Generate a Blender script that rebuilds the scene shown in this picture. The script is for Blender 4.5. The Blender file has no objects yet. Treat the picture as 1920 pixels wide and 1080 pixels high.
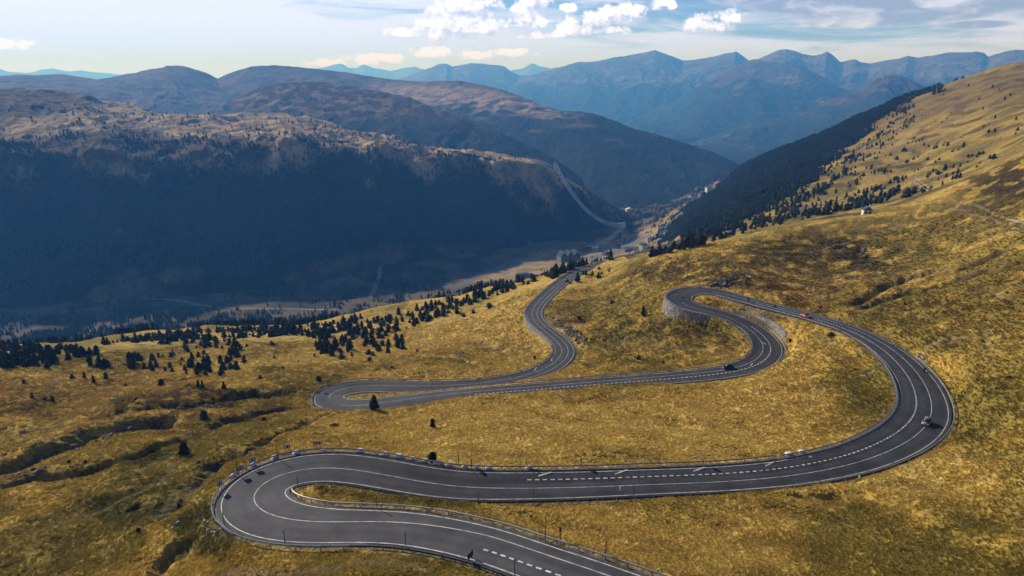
import bpy, bmesh, math, random
import numpy as np
from mathutils import Vector, Matrix
random.seed(7)
RNG = np.random.default_rng(11)
scene = bpy.context.scene
COL = scene.collection

# ------------------------------------------------------------------ camera model
FPX = 1281.0
PITCH = math.atan((540 - 150) / FPX)
CP, SP = math.cos(PITCH), math.sin(PITCH)

def ray(px, py):
    X = (px - 960) / FPX; Y = (py - 540) / FPX
    return X, CP - Y * SP, -SP - Y * CP

def aztan(px, py):
    x, y, z = ray(px, py)
    return math.atan2(x, y), z / math.hypot(x, y)

def project(x, y, z):
    t = y * CP - z * SP
    u = y * SP + z * CP
    t = np.maximum(t, 1e-3)
    return 960 + FPX * x / t, 540 - FPX * u / t, t

def pH(px, py, H):
    x, y, z = ray(px, py)
    t = H / (-z)
    return x * t, y * t, -H

# ------------------------------------------------------------------ noise
_perm = np.random.default_rng(3).permutation(256).astype(np.int32)
_perm = np.concatenate([_perm, _perm])
_ga = np.arange(16) * (2 * math.pi / 16)
_gx, _gy = np.cos(_ga).astype(np.float32), np.sin(_ga).astype(np.float32)

def perlin(x, y, seed=0):
    x = np.asarray(x, np.float64) + seed * 37.17; y = np.asarray(y, np.float64) + seed * 91.73
    xi = np.floor(x); yi = np.floor(y)
    fx = (x - xi).astype(np.float32); fy = (y - yi).astype(np.float32)
    xi = xi.astype(np.int64) & 255; yi = yi.astype(np.int64) & 255
    def g(a, b, dx, dy):
        h = _perm[_perm[a & 255] + (b & 255)] & 15
        return _gx[h] * dx + _gy[h] * dy
    u = fx * fx * fx * (fx * (fx * 6 - 15) + 10); v = fy * fy * fy * (fy * (fy * 6 - 15) + 10)
    a = g(xi, yi, fx, fy); b = g(xi + 1, yi, fx - 1, fy)
    c = g(xi, yi + 1, fx, fy - 1); d = g(xi + 1, yi + 1, fx - 1, fy - 1)
    return ((a + u * (b - a)) * (1 - v) + (c + u * (d - c)) * v) * 1.5

def fbm(x, y, oct=4, seed=0, gain=0.5):
    r = 0; a = 1; s = 1
    for i in range(oct):
        r = r + a * perlin(x * s, y * s, seed + i); a *= gain; s *= 2.03
    return r

def ridged(x, y, oct=4, seed=0):
    r = 0; a = 1; s = 1
    for i in range(oct):
        r = r + a * (1 - 2 * np.abs(perlin(x * s, y * s, seed + i))); a *= .5; s *= 2.07
    return r * .5

def sstep(a, b, x):
    t = np.clip((x - a) / (b - a), 0, 1)
    return t * t * (3 - 2 * t)

def seg_dist(px, py, poly):
    """distance from points to a polyline and the parameter (0..1) along it"""
    d = np.full(px.shape, 1e9); best = np.zeros(px.shape)
    P = np.array(poly, float); L = np.concatenate([[0], np.cumsum(np.hypot(*(P[1:] - P[:-1]).T))])
    for i in range(len(P) - 1):
        a, b = P[i], P[i + 1]; ab = b - a; l2 = (ab ** 2).sum() + 1e-9
        t = np.clip(((px - a[0]) * ab[0] + (py - a[1]) * ab[1]) / l2, 0, 1)
        dd = np.hypot(px - a[0] - t * ab[0], py - a[1] - t * ab[1])
        m = dd < d
        d = np.where(m, dd, d); best = np.where(m, (L[i] + t * (L[i + 1] - L[i])) / L[-1], best)
    return d, best

def in_poly(px, py, poly):
    r = np.zeros(np.shape(px), bool); n = len(poly)
    for i in range(n):
        x1, y1 = poly[i]; x2, y2 = poly[(i + 1) % n]
        if y1 == y2: continue
        c = ((y1 > py) != (y2 > py)) & (px < (x2 - x1) * (py - y1) / (y2 - y1) + x1)
        r ^= c
    return r

def soft_poly(px, py, poly, soft):
    d, _ = seg_dist(px, py, list(poly) + [poly[0]])
    s = np.where(in_poly(px, py, poly), d, -d)
    return sstep(-soft, soft, s)

# ------------------------------------------------------------------ road centreline (pixel, H below camera, width)
ROAD = [(1480,1220,66.5,9.2),(1250,1135,67.5,9.2),(1100,1084,69,9.2),(998,1050,70,9.2),(905,1017,71,9.3),(780,992,72.5,9.4),(690,986,73.5,9.6),(620,987,74.3,10),
 (560,984,75,11),(510,973,75.5,12),(478,955,76,12.6),(470,932,76.4,12.6),(484,910,76.8,12.4),(515,892,77.2,12),(560,880,77.6,11.6),(610,875,78,11.3),(660,879,78.4,11.2),
 (720,888,78.8,11),(800,902,79.3,10.8),(880,910,79.8,10.6),(1000,910,80.6,10.4),(1100,908,81.3,10.2),(1200,904,82,10),(1300,900,82.6,9.9),(1400,894,83.2,9.9),(1500,883,83.9,10.3),
 (1605,860,84.7,11),(1680,828,85.3,12),(1720,797,85.8,12.4),(1734,764,86.4,12.2),(1723,722,87.3,11.8),(1695,684,88.4,11.4),(1655,650,89.7,10.8),(1597,619,91.3,10),(1520,594,93.2,9.6),
 (1440,574,95.2,9.6),(1385,559,96.4,9.8),(1345,548,97.2,10.2),(1312,544,97.8,11),(1286,548,98.2,11.8),(1272,557,98.5,12),(1280,568,98.8,11.6),(1305,577.5,99.3,10.6),(1342,585,99.9,9.6),
 (1375,596,100.6,9.6),(1404,611,101.4,10),(1430,632,102.3,10.8),(1442,652,103.1,11.2),(1433,672,103.8,11),(1405,687,104.5,10.6),(1350,699,105.6,10.2),(1250,709,107.3,10),(1120,719,109.3,10),
 (1000,729,111.2,10),(900,737,112.9,9.9),(820,744,114.2,9.9),(740,754,115.6,10),(680,761,116.4,10.6),(640,761,116.9,11.4),(616,752,117.3,11.8),(618,739,117.7,12),(645,729,118.1,11.8),(690,724,118.5,11.2),
 (760,725.5,118.9,10.4),(860,724,119.6,10),(940,716,120.4,9.8),(1000,702,121.1,9.8),(1040,684,121.9,9.8),(1058,664,122.7,9.8),(1056,648,123.4,9.7),(1042,633,124.2,9.5),(1023,618,125,9.3),
 (1007,603,125.9,9.2),(1001,589,126.8,9.1),(1006,575,127.8,9),(1021,558,129.2,9),(1038,542,130.6,9),(1058,526,132.2,9),(1080,512,134,9),(1105,502,135.6,9),(1140,491.5,137.8,9),(1187,479.5,141,8.5),(1235,466,144.5,8.5),(1285,450,148,8.5),(1330,440,149.5,8.5)]
RP = np.array([pH(a, b, h) for a, b, h, w in ROAD]); RW = np.array([r[3] for r in ROAD])

def catmull(P, n=24):
    P = np.vstack([2 * P[0] - P[1], P, 2 * P[-1] - P[-2]]); out = []
    for i in range(1, len(P) - 2):
        p0, p1, p2, p3 = P[i - 1:i + 3]
        for t in np.linspace(0, 1, n, endpoint=False):
            out.append(.5 * ((2 * p1) + (p2 - p0) * t + (2 * p0 - 5 * p1 + 4 * p2 - p3) * t * t + (3 * p1 - p0 - 3 * p2 + p3) * t ** 3))
    out.append(P[-2]); return np.array(out)

def resample(P, step):
    s = np.concatenate([[0], np.cumsum(np.hypot(*(P[1:, :2] - P[:-1, :2]).T))])
    q = np.arange(0, s[-1], step)
    return np.stack([np.interp(q, s, P[:, k]) for k in range(P.shape[1])], 1), q

def smooth(a, n, k=1):
    for _ in range(k):
        b = np.pad(a, (n, n), mode='edge'); a = np.convolve(b, np.ones(2 * n + 1) / (2 * n + 1), 'valid')
    return a

_rc = catmull(np.column_stack([RP, RW]))
RD, RS = resample(_rc, 1.0)
for k in range(2): RD[:, k] = smooth(RD[:, k], 4, 2)
RD[:, 2] = smooth(RD[:, 2], 14, 3); RD[:, 3] = smooth(RD[:, 3], 8, 2)
_tg = np.gradient(RD[:, :2], axis=0); _tg /= np.linalg.norm(_tg, axis=1)[:, None]
RN = np.column_stack([-_tg[:, 1], _tg[:, 0]])         # left-hand normal
NRD = len(RD)
RPX, RPY, _ = project(RD[:, 0], RD[:, 1], RD[:, 2])

def s_at(px, py, lo=0, hi=NRD):
    return lo + int(np.argmin((RPX[lo:hi] - px) ** 2 + (2 * (RPY[lo:hi] - py)) ** 2))

# ------------------------------------------------------------------ near terrain control points
CTRL = [(0,1080,87),(200,1000,86),(0,980,92),(0,900,100),(200,900,93),(200,850,98),(345,845,95),(0,800,110),(200,780,108),(330,770,110),(450,790,104),(450,740,114),(0,740,116),(0,700,123),(200,700,126),(400,690,130),(320,1060,79),(400,860,93),
 (520,680,128),(600,690,124),(500,650,150),(700,660,141),(850,655,136),(800,610,158),(650,630,160),(930,620,140),(950,585,139),(900,565,156),(350,650,155),(150,665,150),(560,800,100),(620,800,98),
 (1500,1000,76),(1900,1000,68),(1900,850,73),(1700,950,77),(1920,1080,61),(1300,990,77),(1350,1075,67),(1750,870,79),(1000,985,76),(760,950,76),(640,930,76.4),
 (1850,750,77),(1920,650,74),(1800,640,82),(1920,540,70),(1700,560,86),(1600,520,90),(1450,515,94),(1750,480,81),(1920,430,63),(1600,450,86),(1850,370,61),(1500,545,94),(1650,590,89),
 (1150,590,119),(1240,640,110),(1200,560,117),(1100,550,130),(1360,525,95),(1300,510,101),(1220,520,110),(1350,640,106),(1300,670,108.5),(1150,660,117),(1100,695,115),(1560,700,91),(1500,650,97),(1480,600,98),(1400,580,98),
 (1255,598,105.6),(1300,604,104.2),(1340,607,103.4),(1000,800,96),(700,800,103),(800,830,92),(1300,790,95),(1550,800,89),(1640,740,88),(1150,860,84),(900,860,85),(1450,740,98),(1200,750,103),(900,790,100),
 (1080,610,127),(980,640,133),(960,660,129),(850,700,122),(1100,530,134),(1180,520,118),
 (500,1200,76),(0,1300,76),(1920,1300,53),(960,1500,60),(0,1700,70),(1920,1700,47),(960,1900,52),(-300,1000,98),(-300,800,118),(-300,690,130),(2250,1000,57),(2250,700,58),(2250,450,48),(-300,1500,78),(2250,1500,44)]
CREST = [(-300,648,172),(-150,646,172),(0,645,170),(140,636,176),(270,614,188),(420,606,192),(560,603,190),(700,574,180),(840,549,166),(960,524,152),(1050,503,146),(1130,486,142),(1165,485,128),(1195,486,112),(1240,480,105),(1285,470,99),(1360,448,95),(1480,423,87),
 (1560,410,82),(1620,402,79),(1700,383,72),(1760,362,65),(1850,318,53),(1920,285,43),(2000,248,30),(2120,205,17),(2300,170,6)]
pts = []; vals = []
for px, py, h in CTRL + CREST:
    a, t = aztan(px, py); pts.append((a, math.log(h / -t))); vals.append(h)
for i in range(0, NRD, 14):
    x, y, z, w = RD[i]
    r = math.hypot(x, y); pts.append((math.atan2(x, y), math.log(r))); vals.append(-z)
pts = np.array(pts); vals = np.array(vals)

def tps_fit(P, v, lam):
    n = len(P); d2 = ((P[:, None] - P[None]) ** 2).sum(-1)
    K = .5 * d2 * np.log(d2 + 1e-12) + lam * np.eye(n)
    A = np.zeros((n + 3, n + 3)); A[:n, :n] = K; A[:n, n] = 1; A[:n, n + 1:] = P; A[n, :n] = 1; A[n + 1:, :n] = P.T
    return np.linalg.solve(A, np.concatenate([v, np.zeros(3)]))

def tps_eval(P, w, Q):
    out = np.empty(len(Q)); n = len(P)
    for i in range(0, len(Q), 20000):
        q = Q[i:i + 20000]; d2 = ((q[:, None] - P[None]) ** 2).sum(-1)
        out[i:i + 20000] = (.5 * d2 * np.log(d2 + 1e-12)) @ w[:n] + w[n] + q @ w[n + 1:]
    return out
TW = tps_fit(pts, vals, 2e-4)

def bilerp(A, fi, fj):
    i = np.clip(np.floor(fi).astype(int), 0, A.shape[0] - 2); j = np.clip(np.floor(fj).astype(int), 0, A.shape[1] - 2)
    u = np.clip(fi - i, 0, 1); v = np.clip(fj - j, 0, 1)
    return (A[i, j] * (1 - u) + A[i + 1, j] * u) * (1 - v) + (A[i, j + 1] * (1 - u) + A[i + 1, j + 1] * u) * v

# ------------------------------------------------------------------ polar height field
class Field:
    """a height field on rays from the drone's foot: azimuth x log range"""
    def __init__(s, az, v, Z): s.az, s.v, s.Z = az, v, Z
    def z(s, x, y):
        x = np.asarray(x, float); y = np.asarray(y, float)
        fi = np.interp(np.arctan2(x, y), s.az, np.arange(len(s.az)))
        fj = np.interp(np.log(np.hypot(x, y)), s.v, np.arange(len(s.v)))
        return bilerp(s.Z, fi, fj)
    def hit(s, px, py, rmin=0, rmax=1e9):
        a, t = aztan(px, py)
        fi = np.interp(a, s.az, np.arange(len(s.az))); i = min(int(fi), len(s.az) - 2); u = fi - i
        zz = s.Z[i] * (1 - u) + s.Z[i + 1] * u
        R = np.exp(s.v); m = (R >= rmin) & (R <= rmax) & (zz / R >= t)
        if not m.any(): return None
        j = int(np.argmax(m)); r = R[j]
        if j > 0 and R[j - 1] >= rmin:
            t0, t1 = zz[j - 1] / R[j - 1], zz[j] / R[j]
            if t1 > t0: r = R[j - 1] + (R[j] - R[j - 1]) * np.clip((t - t0) / (t1 - t0), 0, 1)
        return Vector((r * math.sin(a), r * math.cos(a), float(np.interp(r, R, zz))))

def V(px, py, R):
    a, t = aztan(px, py); return a, R, -t * R
def VH(px, py, H):
    a, t = aztan(px, py); return a, H / -t, H
def HD(px, R, H):
    a, t = aztan(px, 400); return a, R, H
def line(pts, az, sm=0):
    p = sorted(pts); a = [q[0] for q in p]
    R = np.interp(az, a, [math.log(q[1]) for q in p]); H = np.interp(az, a, [q[2] for q in p])
    if sm: R = smooth(R, sm, 2); H = smooth(H, sm, 2)
    return np.exp(R), H

az_in = np.linspace(-.66, .66, 1340)
AZ = np.concatenate([np.linspace(-.95, -.665, 70), az_in, np.linspace(.665, .95, 70)])
NEARV = np.arange(math.log(22), math.log(68), .02)
GV = np.concatenate([NEARV, np.arange(math.log(68), math.log(420), .0034), np.arange(math.log(420), math.log(6500), .0068)])
RR = np.exp(GV)

caz = np.linspace(-.95, .95, 240); cv = np.linspace(math.log(20), math.log(900), 260)
G0 = tps_eval(pts, TW, np.stack(np.meshgrid(caz, cv, indexing='ij'), -1).reshape(-1, 2)).reshape(240, 260)

def nearH(az, v):
    return bilerp(G0, np.interp(az, caz, np.arange(240)), np.interp(v, cv, np.arange(260)))

Rc, Hc = line([VH(*c) for c in CREST], AZ, 10)
L1 = [HD(-300,800,300),HD(0,800,300),HD(270,800,305),HD(560,770,300),HD(700,745,290),HD(840,720,270),HD(960,690,245),HD(1050,640,200),HD(1110,600,160),VH(1150,489,142.5),VH(1190,478,143.5),VH(1235,465,147),VH(1285,449,150),VH(1380,432,149),VH(1510,394,136),VH(1620,380,124),VH(1700,358,110),VH(1860,296,78),V(1960,258,680),V(2140,195,680)]
L2 = [VH(-250,650,425),VH(0,640,425),VH(270,605,425),VH(560,595,425),VH(700,570,425),VH(840,545,425),VH(960,515,425),VH(1080,485,425),VH(1130,474,425),VH(1190,462,428),VH(1230,447,400),V(1285,420,1350),V(1390,402,1000),V(1480,380,900),V(1560,362,900),V(1700,330,940),V(1860,262,940),V(1960,228,940),V(2140,170,940)]
L3 = [VH(-250,585,430),VH(0,575,430),VH(250,560,430),VH(560,540,427),VH(700,500,426),VH(840,480,426),VH(960,462,426),VH(1080,440,430),VH(1190,410,440),VH(1235,398,445),V(1285,385,1950),V(1390,352,1500),V(1480,322,1380),V(1560,302,1380),V(1700,255,1380),V(1860,186,1380),V(1960,162,1380),V(2140,110,1380)]
L4 = [HD(-250,2200,445),HD(0,2200,445),HD(700,2300,440),HD(960,2450,440),VH(1080,420,448),VH(1190,394,456),VH(1235,384,460),VH(1285,370,462),V(1325,361,2350),V(1390,307,2050),V(1480,271,1980),V(1560,241,1980),V(1640,205,1980),V(1700,171,1980),V(1760,150,1980),V(1860,122,1980),V(1920,112,1980),V(2140,80,1980)]
L5 = [HD(-250,3300,470),HD(960,3300,470),VH(1190,372,470),VH(1285,353,476),VH(1325,346,480),HD(1390,3300,490),HD(1560,3000,430),HD(2140,3000,380)]
L6 = [HD(-300,6400,560),HD(2200,6400,560)]
lines = [line(l, AZ, 16) for l in (L1, L2, L3, L4, L5, L6)]
Z = np.empty((len(AZ), len(GV)))
for i, a in enumerate(AZ):
    m = GV <= math.log(Rc[i])
    hn = nearH(np.full(m.sum(), a), GV[m])
    rs = [Rc[i]]; hs = [nearH(np.array([a]), np.array([math.log(Rc[i])]))[0]]
    for (R_, H_) in lines:
        r = max(R_[i], rs[-1] * 1.04); rs.append(r); hs.append(H_[i])
    hf = np.interp(np.log(RR[~m]), np.log(rs), hs)
    Z[i] = -np.concatenate([hn, hf])
# soften the loft's creases beyond the crest
def blur(A, n, axis):
    k = np.ones(2 * n + 1) / (2 * n + 1)
    return np.apply_along_axis(lambda q: np.convolve(np.pad(q, (n, n), mode='edge'), k, 'valid'), axis, A)
Zb = blur(blur(Z, 7, 1), 5, 0)
far = sstep(.0, .35, GV[None, :] - np.log(Rc)[:, None])
crestw = np.exp(-((GV[None, :] - np.log(Rc)[:, None]) / .05) ** 2)
Z = Z * (1 - np.maximum(far, crestw * .9)) + Zb * np.maximum(far, crestw * .9)

X = RR[None, :] * np.sin(AZ)[:, None]; Y = RR[None, :] * np.cos(AZ)[:, None]
RRg = np.broadcast_to(RR[None, :], X.shape)
# ---- distance to the road, and the road's level, for the part that can be near it
nearmask = RRg < 780
d_road = np.full(X.shape, 99.0); z_road = np.zeros(X.shape); w_road = np.full(X.shape, 9.0); side_r = np.zeros(X.shape); i_road = np.zeros(X.shape, int)
jn = int((RR < 780).sum())
sub = RD[::2].astype(np.float32); subn = RN[::2]
for i in range(0, len(AZ), 24):
    xs = X[i:i + 24, :jn].ravel().astype(np.float32); ys = Y[i:i + 24, :jn].ravel().astype(np.float32)
    d2 = (xs[:, None] - sub[None, :, 0]) ** 2 + (ys[:, None] - sub[None, :, 1]) ** 2
    k = d2.argmin(1); dm = np.sqrt(d2[np.arange(len(k)), k])
    # exact sideways distance
    lat = (xs - sub[k, 0]) * subn[k, 0] + (ys - sub[k, 1]) * subn[k, 1]
    closem = dm < 24
    zr = sub[k, 2].astype(float)
    if closem.any():
        w = 1 / (d2[closem] + .6) ** 3
        zr[closem] = (w * sub[None, :, 2]).sum(1) / w.sum(1)
    shp = (len(AZ[i:i + 24]), jn)
    d_road[i:i + 24, :jn] = np.where(np.abs(lat) > dm * .8, np.abs(lat), dm).reshape(shp); z_road[i:i + 24, :jn] = zr.reshape(shp)
    w_road[i:i + 24, :jn] = sub[k, 3].reshape(shp); side_r[i:i + 24, :jn] = lat.reshape(shp); i_road[i:i + 24, :jn] = (2 * k).reshape(shp)

# ---- relief
gullies = [  # pixel polylines, depth, half width
 ([(-60,935),(60,906),(150,888),(240,860),(330,828),(400,800),(470,782),(560,764),(590,757)], 3.4, 2.6),
 ([(-60,905),(20,880),(90,850),(160,818),(230,800),(290,793),(345,797)], 7.5, 5.5),
 ([(300,766),(360,762),(410,750),(470,738),(530,740)], 4.6, 3.6),
 ([(190,782),(250,775),(300,770)], 1.6, 3.0),
 ([(-40,815),(60,806),(120,800)], 1.6, 2.5),
 ([(318,992),(330,960),(352,930),(362,905),(400,880),(440,862),(500,835),(548,812),(590,790),(650,772)], 2.4, 2.6),
 ([(245,948),(290,946),(330,944),(350,930)], 2.2, 2.4),
 ([(300,1080),(322,1050),(340,1020)], 1.8, 1.8),
 ([(1960,448),(1880,470),(1835,492),(1790,508),(1740,516),(1700,524),(1660,538),(1620,560),(1585,580)], 2.8, 2.6),
 ([(1960,480),(1880,505),(1800,520),(1740,540),(1690,552),(1640,568),(1610,585)], 2.2, 2.0),
 ([(1960,590),(1900,560),(1840,545),(1800,552)], 1.0, 1.6),
 ([(1475,955),(1500,945),(1560,944),(1620,950),(1640,954)], 1.6, 1.8),
 ([(1840,620),(1855,650),(1865,685)], .9, 1.0),
 ([(1575,912),(1590,905),(1600,920)], 1.6, 1.6),
 ([(940,708),(1010,640),(1030,600)], .0, 1.0),
 ([(700,672),(760,668),(860,676),(930,690)], 1.2, 2.4),
 ([(420,640),(500,655),(600,660)], 1.2, 3.0),
 ([(880,640),(930,652),(990,668)], 1.6, 2.6),
 ([(1120,640),(1200,650),(1290,655),(1360,640)], 1.4, 2.2),
 ([(1480,655),(1530,645),(1580,650)], .9, 1.6),
]
n2 = lambda w, o, s, g=.5: fbm(X[:, :jn] / w, Y[:, :jn] / w, o, s, g)
Xn, Yn = X[:, :jn], Y[:, :jn]
relief = np.zeros(X.shape)
tuss = n2(2.1, 2, 41)
relief[:, :jn] = 2.1 * n2(46, 3, 1) + 1.0 * ridged(Xn / 21, Yn / 21 * .8, 3, 9) + .32 * n2(11, 2, 14) + .2 * n2(6.5, 2, 21) + .3 * np.abs(tuss)
amp_far = sstep(500, 1100, RRg)
relief += amp_far * (9 * fbm(X / 160, Y / 160, 5, 61) )
relief *= 1 - .75 * sstep(1000, 1200, RRg) * (Z < -395)
scarp = np.zeros(X.shape)
dw = np.zeros((len(AZ), jn))
wob = 3.0 * perlin(Xn / 9, Yn / 9, 77) + 1.2 * perlin(Xn / 3, Yn / 3, 78)
F0 = Field(AZ, GV, Z)
for poly, dep, hw in gullies:
    wp = [F0.hit(a, b, 0, 700) for a, b in poly]; wp = [(q.x, q.y) for q in wp if q is not None]
    if len(wp) < 2 or dep == 0: continue
    d, t = seg_dist(Xn + wob, Yn + wob * .6, wp)
    g = np.exp(-(d / hw) ** 2) * np.clip(np.minimum(t, 1 - t) * 8, 0.15, 1)
    dw -= dep * g; scarp[:, :jn] = np.maximum(scarp[:, :jn], np.exp(-(d / (hw * 1.25)) ** 2) * min(1, dep / 2.2) * np.clip(np.minimum(t, 1 - t) * 8, 0, 1))
relief[:, :jn] += dw
# ---- the road bench
hw = w_road / 2
walled = np.zeros(NRD, int)       # +1: a retaining wall on the left, -1: on the right
w1a, w1b = s_at(1290, 545, 0, NRD), s_at(1345, 586)
iu = s_at(1345, 548)              # start of the upper hairpin
w1a = s_at(1300, 545, iu - 5, iu + 60); w1b = s_at(1345, 586, iu, iu + 140)
im = s_at(1060, 660)
w3a, w3b = s_at(1052, 645, im - 5, NRD), s_at(1003, 590, im, NRD)
w2a, w2b = s_at(1368, 592, iu, iu + 160), s_at(1440, 646, iu, iu + 200)
walled[w1a:w1b] = -1; walled[w3a:w3b] = 1; walled[w2a:w2b] = 1
wl = walled[np.clip(i_road, 0, NRD - 1)]
onwall = (wl != 0) & (np.sign(side_r) == wl)
bw = np.where(onwall, .7, 5.5)
k = 1 - sstep(0, 1, (d_road - hw - 1.1) / bw)
k = np.where(d_road < 60, k, 0)
damp = sstep(0, 9, d_road - hw)
Z = Z + relief * damp
Z = Z * (1 - k) + (z_road - .22) * k
# soft ditch: never let the ground stand above the carriageway
Z = np.where(d_road < hw + .9, np.minimum(Z, z_road - .2), Z)
GROUND = Field(AZ, GV, Z)

def mesh_grid(name, X, Y, Z, col, mat, kind='structure', extra=None):
    ni, nj = X.shape
    co = np.stack([X, Y, Z], -1).reshape(-1, 3).astype(np.float32)
    idx = np.arange(ni * nj).reshape(ni, nj)
    q = np.stack([idx[:-1, :-1], idx[1:, :-1], idx[1:, 1:], idx[:-1, 1:]], -1).reshape(-1, 4)
    q = q[:, ::-1]
    me = bpy.data.meshes.new(name)
    me.vertices.add(len(co)); me.vertices.foreach_set('co', co.ravel())
    me.loops.add(q.size); me.loops.foreach_set('vertex_index', q.ravel().astype(np.int32))
    me.polygons.add(len(q)); me.polygons.foreach_set('loop_start', np.arange(0, q.size, 4, dtype=np.int32))
    me.polygons.foreach_set('use_smooth', np.ones(len(q), bool))
    me.update()
    at = me.color_attributes.new('Col', 'FLOAT_COLOR', 'POINT')
    c4 = np.ones((len(co), 4), np.float32); c4[:, :3] = col.reshape(-1, 3); at.data.foreach_set('color', c4.ravel())
    me.validate()
    o = bpy.data.objects.new(name, me); COL.objects.link(o); me.materials.append(mat); o['kind'] = kind
    # faces must look up
    if me.polygons[len(q) // 2].normal.z < 0: me.flip_normals()
    return o

# ------------------------------------------------------------------ materials
def new_mat(name, base=(.5, .5, .5), rough=.9, metal=0, spec=.3):
    m = bpy.data.materials.new(name); m.use_nodes = True
    b = m.node_tree.nodes['Principled BSDF']
    b.inputs['Base Color'].default_value = (*base, 1); b.inputs['Roughness'].default_value = rough
    b.inputs['Metallic'].default_value = metal; b.inputs['Specular IOR Level'].default_value = spec
    return m

def noise_mix(m, scale, c1, c2, lo=.35, hi=.65, detail=5, bump=0, bdist=.1):
    nt = m.node_tree; N = nt.nodes; b = N['Principled BSDF']
    tc = N.new('ShaderNodeTexCoord'); n = N.new('ShaderNodeTexNoise'); n.inputs['Scale'].default_value = scale; n.inputs['Detail'].default_value = detail
    nt.links.new(tc.outputs['Object'], n.inputs['Vector'])
    r = N.new('ShaderNodeValToRGB'); r.color_ramp.elements[0].position = lo; r.color_ramp.elements[1].position = hi
    r.color_ramp.elements[0].color = (*c1, 1); r.color_ramp.elements[1].color = (*c2, 1)
    nt.links.new(n.outputs['Fac'], r.inputs['Fac']); nt.links.new(r.outputs['Color'], b.inputs['Base Color'])
    if bump:
        bp = N.new('ShaderNodeBump'); bp.inputs['Strength'].default_value = bump; bp.inputs['Distance'].default_value = bdist
        nt.links.new(n.outputs['Fac'], bp.inputs['Height']); nt.links.new(bp.outputs['Normal'], b.inputs['Normal'])
    return m

def land_mat(name, scales, strength, bdist, var=.5):
    """vertex colour of the vegetation x fine tussock noise, with bump"""
    m = bpy.data.materials.new(name); m.use_nodes = True
    nt = m.node_tree; N = nt.nodes; b = N['Principled BSDF']; b.inputs['Roughness'].default_value = 1; b.inputs['Specular IOR Level'].default_value = .05
    at = N.new('ShaderNodeAttribute'); at.attribute_name = 'Col'
    tc = N.new('ShaderNodeTexCoord')
    hs = []
    for s, d in scales:
        n = N.new('ShaderNodeTexNoise'); n.inputs['Scale'].default_value = s; n.inputs['Detail'].default_value = d; n.inputs['Roughness'].default_value = .62
        nt.links.new(tc.outputs['Object'], n.inputs['Vector']); hs.append(n)
    add = N.new('ShaderNodeMath'); add.operation = 'ADD'; nt.links.new(hs[0].outputs['Fac'], add.inputs[0]); nt.links.new(hs[1].outputs['Fac'], add.inputs[1])
    mr = N.new('ShaderNodeMapRange'); mr.inputs['From Min'].default_value = .7; mr.inputs['From Max'].default_value = 1.3
    mr.inputs['To Min'].default_value = 1 - var; mr.inputs['To Max'].default_value = 1 + var
    nt.links.new(add.outputs[0], mr.inputs['Value'])
    mul = N.new('ShaderNodeVectorMath'); mul.operation = 'SCALE'; nt.links.new(at.outputs['Color'], mul.inputs[0]); nt.links.new(mr.outputs[0], mul.inputs['Scale'])
    nt.links.new(mul.outputs[0], b.inputs['Base Color'])
    bp = N.new('ShaderNodeBump'); bp.inputs['Strength'].default_value = strength; bp.inputs['Distance'].default_value = bdist
    nt.links.new(add.outputs[0], bp.inputs['Height']); nt.links.new(bp.outputs['Normal'], b.inputs['Normal'])
    return m

M_GROUND = land_mat('meadow_ground', [(.9, 5), (.33, 4)], 1.0, .9, .62)
M_MOUNT = land_mat('mountain_ground', [(.05, 6), (.012, 6)], 1.0, 14, .45)
M_FAR = land_mat('far_mountain', [(.012, 7), (.003, 7)], 1.0, 60, .4)

def mixc(a, b, t):
    t = np.asarray(t)[..., None]
    return a * (1 - t) + b * t
C = lambda *v: np.array(v, float)
GOLD, OLIVE, BROWN, DARK, GREEN, STRAW, HEATH, FOREST, GRAVEL, RED = C(.39,.255,.054), C(.185,.14,.03), C(.15,.085,.026), C(.022,.018,.011), C(.07,.068,.018), C(.48,.34,.1), C(.05,.035,.016), C(.007,.01,.007), C(.14,.13,.12), C(.085,.022,.014)

# ------------------------------------------------------------------ ground colours
PXg, PYg, _ = project(X, Y, Z)
rough_n = np.zeros(X.shape); rough_n[:, :jn] = n2(11, 4, 31, .6)
big_n = fbm(X / 70, Y / 70, 4, 33)
col = np.broadcast_to(GOLD, X.shape + (3,)).copy()
col = mixc(col, OLIVE, sstep(-.2, .5, big_n + .35 * rough_n) * .8)
col = mixc(col, STRAW, sstep(.1, .6, -big_n + .4 * rough_n) * .6)
nearz = RRg < np.broadcast_to(Rc[:, None], X.shape) * 1.03
def reg(poly, soft, c, amt, nz=0.0, only=nearz):
    global col
    m = soft_poly(PXg, PYg, poly, soft)
    if nz: m = m * sstep(-.35, .35, rough_n * nz + m - .5)
    col = mixc(col, c, m * amt * only)
# right-hand knoll: brown heather
reg([(1200,500),(1290,478),(1480,428),(1620,408),(1760,370),(1940,290),(1990,420),(1800,470),(1700,525),(1560,560),(1440,545),(1280,530),(1150,520)], 35, HEATH, .74, 1.2)
reg([(1540,455),(1600,440),(1680,470),(1660,510),(1560,500)], 16, C(.05,.038,.02), .85, 1.6)
reg([(1780,330),(1940,280),(1990,400),(1850,370)], 24, C(.05,.036,.016), .92, 1.4)
reg([(1600,425),(1940,390),(1940,520),(1760,520),(1640,500)], 30, OLIVE, .55, 1.0)
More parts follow.
